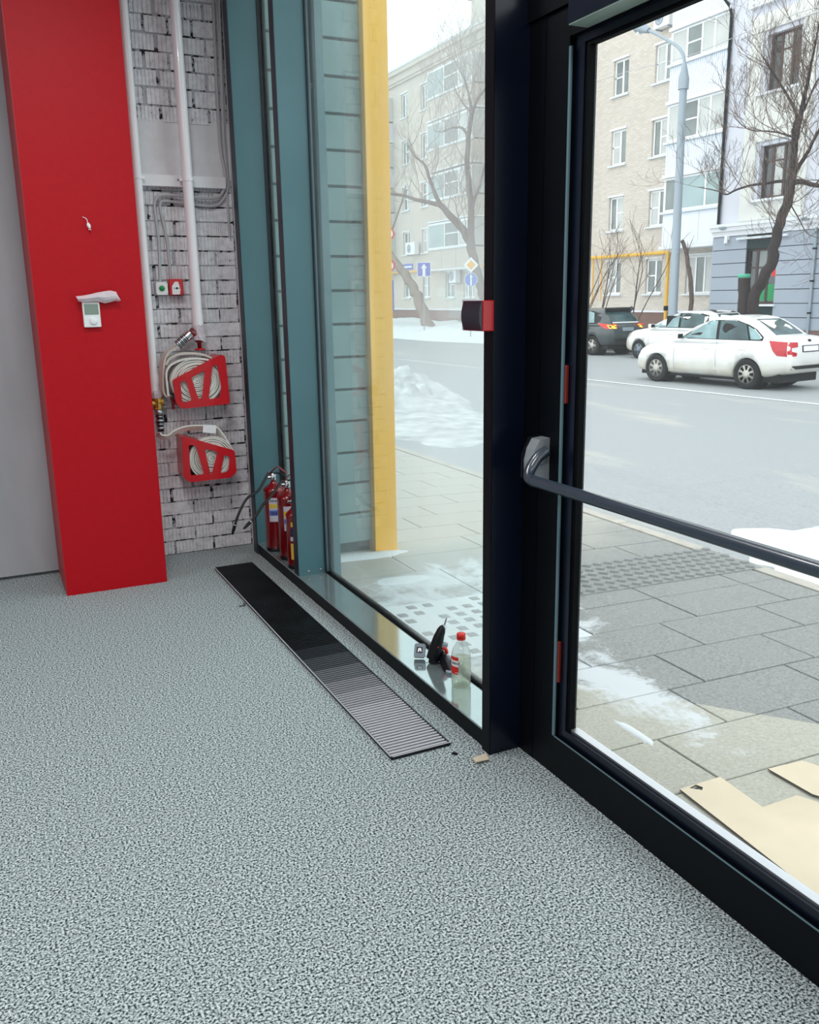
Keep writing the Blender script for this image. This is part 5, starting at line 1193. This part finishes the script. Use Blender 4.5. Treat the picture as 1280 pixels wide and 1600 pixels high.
# ================================================================== CARS
def interp(tab, x):
    if x <= tab[0][0]: return tab[0][1]
    for (a, b), (c, d) in zip(tab, tab[1:]):
        if x <= c: f = (x-a)/(c-a); f = f*f*(3-2*f)*.5+f*.5; return b+(d-b)*f
    return tab[-1][1]
def boolean_cut(me, cutters):
    ob = bpy.data.objects.new('b', me); COL.objects.link(ob); cs = []
    for cm in cutters:
        c = bpy.data.objects.new('c', cm); COL.objects.link(c); cs.append(c)
        m = ob.modifiers.new('x', 'BOOLEAN'); m.object = c; m.operation = 'DIFFERENCE'; m.solver = 'EXACT'
    dg = bpy.context.evaluated_depsgraph_get(); out = bpy.data.meshes.new_from_object(ob.evaluated_get(dg))
    for o in [ob]+cs: bpy.data.objects.remove(o)
    return out
def car(name, label, loc, heading, P_, paint):
    """local frame: x forward from the rear axle, y to the left, z up from the ground"""
    zk = P_.get('zk', 1)                          # stretch the height tables
    if zk != 1:
        P_ = dict(P_); P_['top'] = [(x, z*zk) for x, z in P_['top']]; P_['bot'] = [(x, z*zk) for x, z in P_['bot']]
        P_['cabin'] = dict(P_['cabin'], lev=[(z*zk, a, b, c) for z, a, b, c in P_['cabin']['lev']]); sc_ = lambda poly: [(a, b*zk) for a, b in poly]
        P_['side_glass'] = [(n_, sc_(p), m_) for n_, p, m_ in P_['side_glass']]; P_['side_trim'] = [sc_(p) for p in P_['side_trim']]; P_['seams'] = [sc_(p) for p in P_['seams']]
        P_['handles'] = [sc_(p) for p in P_['handles']]; P_['tail_side'] = [(sc_(p), m_, n_) for p, m_, n_ in P_['tail_side']]; P_['sill'] = sc_(P_['sill']); P_['mirror'] = (P_['mirror'][0], P_['mirror'][1]*zk)
        P_['ends'] = [(a, p if a == 'T' else sc_(p), m_, n_, o_) for a, p, m_, n_, o_ in P_['ends']]
    t = thing(name, (0, 0, 0), label, 'car'); wb_, R = P_['wheelbase'], P_['wheel']
    x0, x1 = P_['top'][0][0], P_['top'][-1][0]; NS = 46
    mb = MB(); rings = []; hw = lambda x: interp(P_['half'], x); tp_ = lambda x: interp(P_['top'], x); bt = lambda x: interp(P_['bot'], x)
    V = []; K = 0
    for i in range(NS+1):
        x = x0+(x1-x0)*(.5-.5*math.cos(math.pi*i/NS)); wd, zt, zb = hw(x), tp_(x), bt(x); h = zt-zb
        half = [(0, zb), (.78*wd, zb), (.94*wd, zb+.07*h), (.985*wd, zb+.22*h), (1.0*wd, zb+.45*h), (.995*wd, zb+.66*h), (.975*wd, zb+.80*h), (.93*wd, zb+.925*h), (.84*wd, zt-.005), (.5*wd, zt+.018), (0, zt+.026)]
        ring = half+[(-y, z) for y, z in reversed(half[1:-1])]; K = len(ring); V += [(x, y, z) for y, z in ring]
    Fq = [(i*K+k, i*K+(k+1) % K, (i+1)*K+(k+1) % K, (i+1)*K+k) for i in range(NS) for k in range(K)]
    Fq += [tuple(reversed(range(K))), tuple(range(NS*K, NS*K+K))]
    mb.add(V, Fq, 0, True); me = mb.mesh('body', paint)
    cut = [MB().tube([(xx, -1.2, R-.01), (xx, 1.2, R-.01)], R*1.13, 28).mesh('cut', paint) for xx in (0, wb_)]
    me = boolean_cut(me, cut)
    for p in me.polygons: p.use_smooth = True
    body = obj('body', me, None, t)
    bvh = BVHTree.FromPolygons([v.co for v in me.vertices], [tuple(p.vertices) for p in me.polygons])
    # cabin
    cab = P_['cabin']; lev = cab['lev']           # (z, xrear, xfront, half width)
    V = []; m = 40; mb = MB()
    for z, xr, xf, wd in lev:
        cr = cab.get('round', .16)
        pts = []
        for k in range(m):
            a = 2*math.pi*k/m; ca, sa = math.cos(a), math.sin(a); e = .2
            px = math.copysign(abs(ca)**e, ca); py = math.copysign(abs(sa)**e, sa)
            V.append(((xf+xr)/2+(xf-xr)/2*px, wd*py, z+(0 if z < lev[-1][0] else .0)))
    n = len(lev); Fq = [(i*m+k, i*m+(k+1) % m, (i+1)*m+(k+1) % m, (i+1)*m+k) for i in range(n-1) for k in range(m)]
    Fq += [tuple(reversed(range(m))), tuple(range((n-1)*m, n*m))]
    mb.add(V, Fq, 0, True); cm = mb.mesh('cabin', paint); obj('cabin', cm, None, t)
    bv2 = BVHTree.FromPolygons([v.co for v in cm.vertices], [tuple(p.vertices) for p in cm.polygons])
    def hit(o, d):
        b = None
        for bv in (bvh, bv2):
            h = bv.ray_cast(Vector(o), Vector(d))
            if h[0] is not None and (b is None or h[3] < b[3]): b = h
        return b
    def decal(nm, poly, axis, mt, off=.006, par=None, sub=10, lab=None):
        """poly in (x,z) for the sides (axis 'L'/'R'), (y,z) for front/back ('F'/'B'); drawn on to the shell as a thin plate"""
        tri = tessellate_polygon([[Vector((p[0], p[1], 0)) for p in poly]]); bm = bmesh.new(); vs = [bm.verts.new((p[0], p[1], 0)) for p in poly]
        for f in tri:
            try: bm.faces.new([vs[i] for i in f])
            except ValueError: pass
        for _ in range(3):
            es = [e for e in bm.edges if e.calc_length() > .14]
            if es: bmesh.ops.subdivide_edges(bm, edges=es, cuts=1)
        bmesh.ops.triangulate(bm, faces=bm.faces); bm.verts.index_update(); out = []; ok = True
        for v in bm.verts:
            a, b = v.co.x, v.co.y
            if axis in 'LR': s = 1 if axis == 'L' else -1; h = hit((a, 3*s, b), (0, -s, 0)); f = (a, s*.8, b)
            elif axis in 'FB': s = 1 if axis == 'F' else -1; h = hit((6*s, a, b), (-s, 0, 0)); f = (x1 if s > 0 else x0, a, b)
            else: h = hit((a, b, 4), (0, 0, -1)); f = (a, b, 1.4)
            if h is None: out.append((Vector(f), Vector((0, 0, 1)))); continue
            nrm = h[1] if h[1].dot(Vector({'L': (0, 1, 0), 'R': (0, -1, 0), 'F': (1, 0, 0), 'B': (-1, 0, 0), 'T': (0, 0, 1)}[axis])) > 0 else -h[1]
            out.append((h[0], nrm))
        q = MB(); A = [p+n_*off for p, n_ in out]; B = [p-n_*.004 for p, n_ in out]; N_ = len(A); Ff = [tuple(v.index for v in f.verts) for f in bm.faces]
        be = [e for e in bm.edges if len(e.link_faces) == 1]
        q.add(A+B, Ff+[tuple(i+N_ for i in reversed(f)) for f in Ff]+[(e.verts[0].index, e.verts[1].index, e.verts[1].index+N_, e.verts[0].index+N_) for e in be]); bm.free()
        return obj(nm, q, mt, par or t, lab)
    for ax in 'LR':
        for nm, poly, mt in P_['side_glass']: decal(nm, poly, ax, mt, .005)
        for poly in P_.get('side_trim', []): decal('window_trim', poly, ax, BLACKP, .003)
        for poly in P_['seams']: decal('door_seam', poly, ax, TYRE if paint is CARD2 else LAMPG, .0015)
        for poly in P_['handles']: decal('door_handle', poly, ax, paint, .028)
        for poly, mt, nm in P_['tail_side']: decal(nm, poly, ax, mt, .010)
        decal('sill_trim', P_['sill'], ax, BLACKP if P_.get('darksill') else SNOWDIRTY, .004)
        s = 1 if ax == 'L' else -1
        mx, mz = P_['mirror']; h = hit((mx, 3*s, mz), (0, -s, 0)); yy = (h[0].y if h else .8*s)
        mi = MB(); mi.obox((mx+.02, yy+s*.13, mz+.05), (.055, 0, 0), (0, .10, 0), (0, 0, .062)); mo = obj('mirror', mi, CARW if paint is CARW else BLACKP, t)
        obj('mirror_glass', MB().obox((mx-.038, yy+s*.13, mz+.05), (.003, 0, 0), (0, .085, 0), (0, 0, .05)), BLACKP, mo)
        obj('mirror_arm', MB().obox((mx+.02, yy+s*.02, mz+.02), (.03, 0, 0), (0, .03, 0), (0, 0, .02)), BLACKP, mo)
    for ax, poly, mt, nm, off in P_['ends']: decal(nm, poly, ax, mt, off)
    # underside and wheels
    obj('underbody', MB().box((x0+.25, -hw(wb_/2)*.80, bt(wb_/2)-.05), (x1-.3, hw(wb_/2)*.80, bt(wb_/2)+.25)), TYRE, t)
    tw_ = P_['track']/2
    wh = MB().lathe([(R*.62, -.10), (R*.90, -.105), (R*.985, -.085), (R, -.04), (R, .05), (R*.985, .09), (R*.90, .105), (R*.64, .10), (R*.62, .06)], (0, 0, 0), 32, 0, (0, 1, 0)).mesh('wheel', TYRE)
    rm = MB().lathe([(R*.64, .095), (R*.60, .085), (R*.56, .07), (R*.30, .085), (R*.15, .095), (0, .097)], (0, 0, 0), 32, 0, (0, 1, 0))
    rmm = rm.mesh('rim', P_.get('rim', RIM))
    ns = P_['spokes']; sp = MB()
    for k in range(ns):
        a = 2*math.pi*k/ns; u = Vector((math.cos(a), 0, math.sin(a))); v = Vector((-math.sin(a), 0, math.cos(a))); wv = R*P_['slot']
        q0, q1 = R*.28, R*.57
        sp.prism([(q0, -wv*.5), (q1, -wv), (q1, wv), (q0, wv*.5)], Vector((0, .079, 0)), u, v, (0, .016, 0))
    spm = sp.mesh('rim_slot', TYRE)
    for xx in (0, wb_):
        for s in (1, -1):
            w_ = bpy.data.objects.new('wheel', wh); COL.objects.link(w_); w_.parent = t; w_.location = (xx, s*tw_, R); w_.rotation_euler = (0, .3*xx, 0 if s > 0 else math.pi)
            for nm, me_ in (('rim', rmm), ('rim_slots', spm)):
                r_ = bpy.data.objects.new(nm, me_); COL.objects.link(r_); r_.parent = w_
            obj_ = MB().tube([(xx, s*(tw_-.30), R-.01), (xx, s*(tw_-.12), R-.01)], R*1.12, 24); obj('wheel_well', obj_, TYRE, t)
    t.location = loc; t.rotation_euler = (0, 0, heading)
    return t
def place(contact, h, track):
    l = Vector((-math.sin(h), math.cos(h), 0)); return (contact[0]-l.x*track/2, contact[1]-l.y*track/2, -.45)
sed = dict(zk=1.10, wheelbase=2.60, wheel=.335, track=1.46, spokes=8, slot=.13,
    top=[(-1.0, .74), (-.97, .92), (-.90, 1.02), (-.6, 1.06), (0, 1.02), (1.0, .95), (1.9, .94), (2.3, .92), (2.9, .83), (3.25, .72), (3.42, .58), (3.47, .48)],
    bot=[(-1.0, .42), (-.9, .34), (-.4, .24), (.5, .20), (2.6, .20), (3.2, .21), (3.47, .26)],
    half=[(-1.0, .66), (-.93, .75), (-.6, .83), (0, .85), (1.2, .853), (2.6, .845), (3.1, .78), (3.38, .62), (3.47, .48)],
    cabin=dict(lev=[(.88, -.74, 2.36, .80), (.96, -.66, 2.22, .79), (1.10, -.44, 1.93, .74), (1.25, -.18, 1.58, .68), (1.36, .04, 1.27, .625), (1.42, .22, 1.03, .565), (1.455, .45, .85, .46), (1.468, .6, .75, .30)]),
    side_glass=[('side_window', [(1.86, .985), (1.80, 1.02), (1.35, 1.27), (1.14, 1.345), (.98, 1.355), (.90, .985)], CARGLASSL), ('side_window', [(.82, .985), (.90, 1.355), (.50, 1.36), (.20, 1.29), (.02, .99)], CARGLASS), ('quarter_window', [(-.03, .995), (.13, 1.26), (-.06, 1.19), (-.25, 1.06), (-.27, 1.0)], CARGLASSL)],
    side_trim=[[(1.93, .972), (1.84, 1.03), (1.38, 1.29), (1.12, 1.365), (.5, 1.378), (.12, 1.285), (-.10, 1.20), (-.33, 1.05), (-.33, .975)]],
    seams=[[(.86, .96), (.87, .96), (.84, .62), (.82, .26), (.805, .26), (.825, .62)], [(2.02, .93), (2.03, .93), (2.06, .60), (2.03, .28), (2.015, .28), (2.045, .6)], [(-.05, .95), (-.04, .95), (.20, .58), (.42, .30), (.40, .30), (.185, .58)]],
    handles=[[(1.06, .775), (1.24, .78), (1.24, .81), (1.06, .805)], [(.10, .79), (.28, .795), (.28, .825), (.10, .82)]],
    tail_side=[([(-.90, .96), (-.50, .985), (-.56, .90), (-.62, .80), (-.72, .70), (-.93, .685)], TAIL, 'tail_lamp')],
    sill=[(2.2, .225), (.40, .225), (.38, .275), (2.2, .275)], mirror=(1.86, .98),
    ends=[('B', [(-.50, 1.085), (.50, 1.085), (.43, 1.385), (-.43, 1.385)], CARGLASS, 'rear_window', .006), ('F', [(-.66, 1.0), (.66, 1.0), (.53, 1.36), (-.53, 1.36)], CARGLASS, 'windscreen', .006),
        ('B', [(.44, .95), (.74, .96), (.76, .69), (.52, .69), (.50, .75), (.66, .78), (.66, .85), (.46, .87)], TAIL, 'tail_lamp', .012), ('B', [(-.44, .95), (-.74, .96), (-.76, .69), (-.52, .69), (-.50, .75), (-.66, .78), (-.66, .85), (-.46, .87)], TAIL, 'tail_lamp', .012),
        ('B', [(-.30, .76), (.30, .76), (.30, .89), (-.30, .89)], BLACKP, 'plate_frame', .010), ('B', [(-.27, .775), (.27, .775), (.27, .875), (-.27, .875)], PAPER, 'number_plate', .014),
        ('B', [(-.64, .43), (.64, .43), (.64, .50), (-.64, .50)], TYRE, 'lower_bumper', .006), ('B', [(-.05, .96), (.05, .96), (.05, 1.0), (-.05, 1.0)], TYRE, 'boot_badge', .01),
        ('F', [(-.45, .55), (.45, .55), (.45, .66), (-.45, .66)], TYRE, 'radiator_grille', .01)])
h = math.radians(97.5)
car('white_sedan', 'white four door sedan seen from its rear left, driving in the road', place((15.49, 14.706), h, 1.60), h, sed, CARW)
hat = dict(zk=1.05, wheelbase=2.63, wheel=.315, track=1.50, spokes=5, slot=.16, rim=GREYP,
    top=[(-.80, .80), (-.76, 1.0), (-.6, 1.07), (0, 1.04), (1.0, .98), (1.8, .98), (2.3, .97), (2.9, .90), (3.25, .80), (3.42, .66), (3.48, .52)],
    bot=[(-.80, .40), (-.6, .28), (.5, .21), (2.7, .21), (3.2, .22), (3.48, .28)],
    half=[(-.80, .70), (-.7, .80), (0, .87), (1.2, .88), (2.6, .87), (3.1, .80), (3.38, .66), (3.48, .50)],
    cabin=dict(lev=[(.90, -.62, 2.45, .83), (1.0, -.56, 2.28, .81), (1.15, -.48, 1.96, .76), (1.32, -.36, 1.55, .70), (1.44, -.22, 1.22, .64), (1.495, -.02, 1.0, .56), (1.52, .2, .8, .40)]),
    side_glass=[('side_window', [(1.98, 1.02), (1.45, 1.33), (1.22, 1.415), (1.06, 1.43), (1.0, 1.02)], CARGLASSL), ('side_window', [(.90, 1.02), (.97, 1.43), (.35, 1.43), (.05, 1.36), (.0, 1.03)], CARGLASS)],
    side_trim=[[(2.06, 1.0), (1.48, 1.35), (1.22, 1.435), (.3, 1.45), (-.1, 1.38), (-.2, 1.0)]],
    seams=[[(.94, 1.0), (.955, 1.0), (.93, .6), (.90, .28), (.885, .28), (.915, .6)], [(2.16, .95), (2.175, .95), (2.20, .60), (2.16, .30), (2.145, .30), (2.185, .6)]],
    handles=[[(1.12, .80), (1.32, .805), (1.32, .84), (1.12, .835)], [(.16, .82), (.34, .825), (.34, .855), (.16, .85)]],
    tail_side=[([(-.72, 1.0), (-.40, 1.02), (-.50, .80), (-.72, .78)], TAIL, 'tail_lamp'), ([(3.33, .74), (3.02, .82), (3.08, .70), (3.38, .64)], SCREEN, 'head_lamp')],
    sill=[(2.25, .235), (.42, .235), (.40, .29), (2.25, .29)], mirror=(1.98, 1.0),
    ends=[('B', [(-.55, 1.1), (.55, 1.1), (.48, 1.42), (-.48, 1.42)], CARGLASS, 'rear_window', .006), ('F', [(-.68, 1.06), (.68, 1.06), (.55, 1.42), (-.55, 1.42)], CARGLASS, 'windscreen', .006),
        ('F', [(-.45, .60), (.45, .60), (.45, .70), (-.45, .70)], TYRE, 'radiator_grille', .01), ('T', [(-.20, -.48), (.85, -.52), (.85, .52), (-.20, .48)], TYRE, 'dark_roof_panel', .006)])
h = math.radians(96); fc = (20.15, 23.9); rc = (fc[0]-2.63*math.cos(h), fc[1]-2.63*math.sin(h))
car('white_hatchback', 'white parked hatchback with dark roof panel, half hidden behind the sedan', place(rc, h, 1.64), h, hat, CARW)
suv = dict(wheelbase=2.64, wheel=.35, track=1.58, spokes=5, slot=.24,
    top=[(-.90, .86), (-.86, 1.02), (-.7, 1.12), (0, 1.10), (1.0, 1.06), (1.9, 1.06), (2.4, 1.05), (2.9, .98), (3.3, .86), (3.45, .70), (3.5, .56)],
    bot=[(-.90, .46), (-.7, .36), (.3, .27), (2.7, .27), (3.2, .28), (3.5, .34)],
    half=[(-.90, .72), (-.80, .84), (-.4, .90), (.5, .91), (2.6, .90), (3.1, .84), (3.4, .68), (3.5, .54)],
    cabin=dict(lev=[(.98, -.84, 2.5, .86), (1.10, -.78, 2.32, .84), (1.25, -.66, 2.0, .78), (1.42, -.50, 1.62, .72), (1.56, -.36, 1.25, .66), (1.625, -.20, 1.0, .58), (1.65, .1, .8, .40)]),
    side_glass=[('side_window', [(2.0, 1.13), (1.5, 1.43), (1.25, 1.53), (1.08, 1.545), (1.0, 1.13)], CARGLASSL), ('side_window', [(.90, 1.13), (.98, 1.545), (.35, 1.54), (.12, 1.49), (-.02, 1.15)], CARGLASSL)],
    side_trim=[[(2.08, 1.11), (1.5, 1.45), (1.25, 1.55), (.25, 1.56), (-.35, 1.45), (-.30, 1.2), (-.12, 1.11)]],
    seams=[[(.94, 1.1), (.955, 1.1), (.93, .7), (.90, .34), (.885, .34), (.915, .7)]],
    handles=[[(1.12, .92), (1.32, .925), (1.32, .96), (1.12, .955)], [(.16, .94), (.36, .945), (.36, .98), (.16, .975)]],
    tail_side=[([(-.86, 1.09), (-.22, 1.13), (-.40, 1.04), (-.62, .96), (-.86, .94)], TAILRED, 'tail_lamp')],
    sill=[(2.25, .30), (.45, .30), (.42, .38), (2.25, .38)], darksill=True, mirror=(2.0, 1.12),
    ends=[('B', [(-.62, 1.18), (.62, 1.18), (.54, 1.50), (-.54, 1.50)], CARGLASS, 'rear_window', .008), ('F', [(-.68, 1.14), (.68, 1.14), (.55, 1.54), (-.55, 1.54)], CARGLASS, 'windscreen', .006),
        ('B', [(-.62, 1.51), (.62, 1.51), (.60, 1.56), (-.60, 1.56)], BLACKP, 'roof_spoiler', .16), ('B', [(.50, 1.07), (.80, 1.07), (.80, .95), (.55, .95)], TAILON, 'indicator_lamp', .016),
        ('B', [(-.82, 1.07), (-.55, 1.07), (-.58, .97), (-.80, .95)], TAILON, 'indicator_lamp', .016), ('B', [(-.27, .86), (.27, .86), (.27, .98), (-.27, .98)], LAMPG, 'number_plate', .012),
        ('B', [(-.62, 1.125), (.62, 1.125), (.60, 1.165), (-.60, 1.165)], SNOW, 'snow_ledge', .02), ('B', [(-.7, .47), (.7, .47), (.7, .60), (-.7, .60)], TYRE, 'lower_bumper', .006)])
h = math.radians(95)
car('dark_crossover', 'dark grey crossover with lit brake lights, parked beyond the white hatchback', place((20.04, 26.31), h, 1.72), h, suv, CARD2)
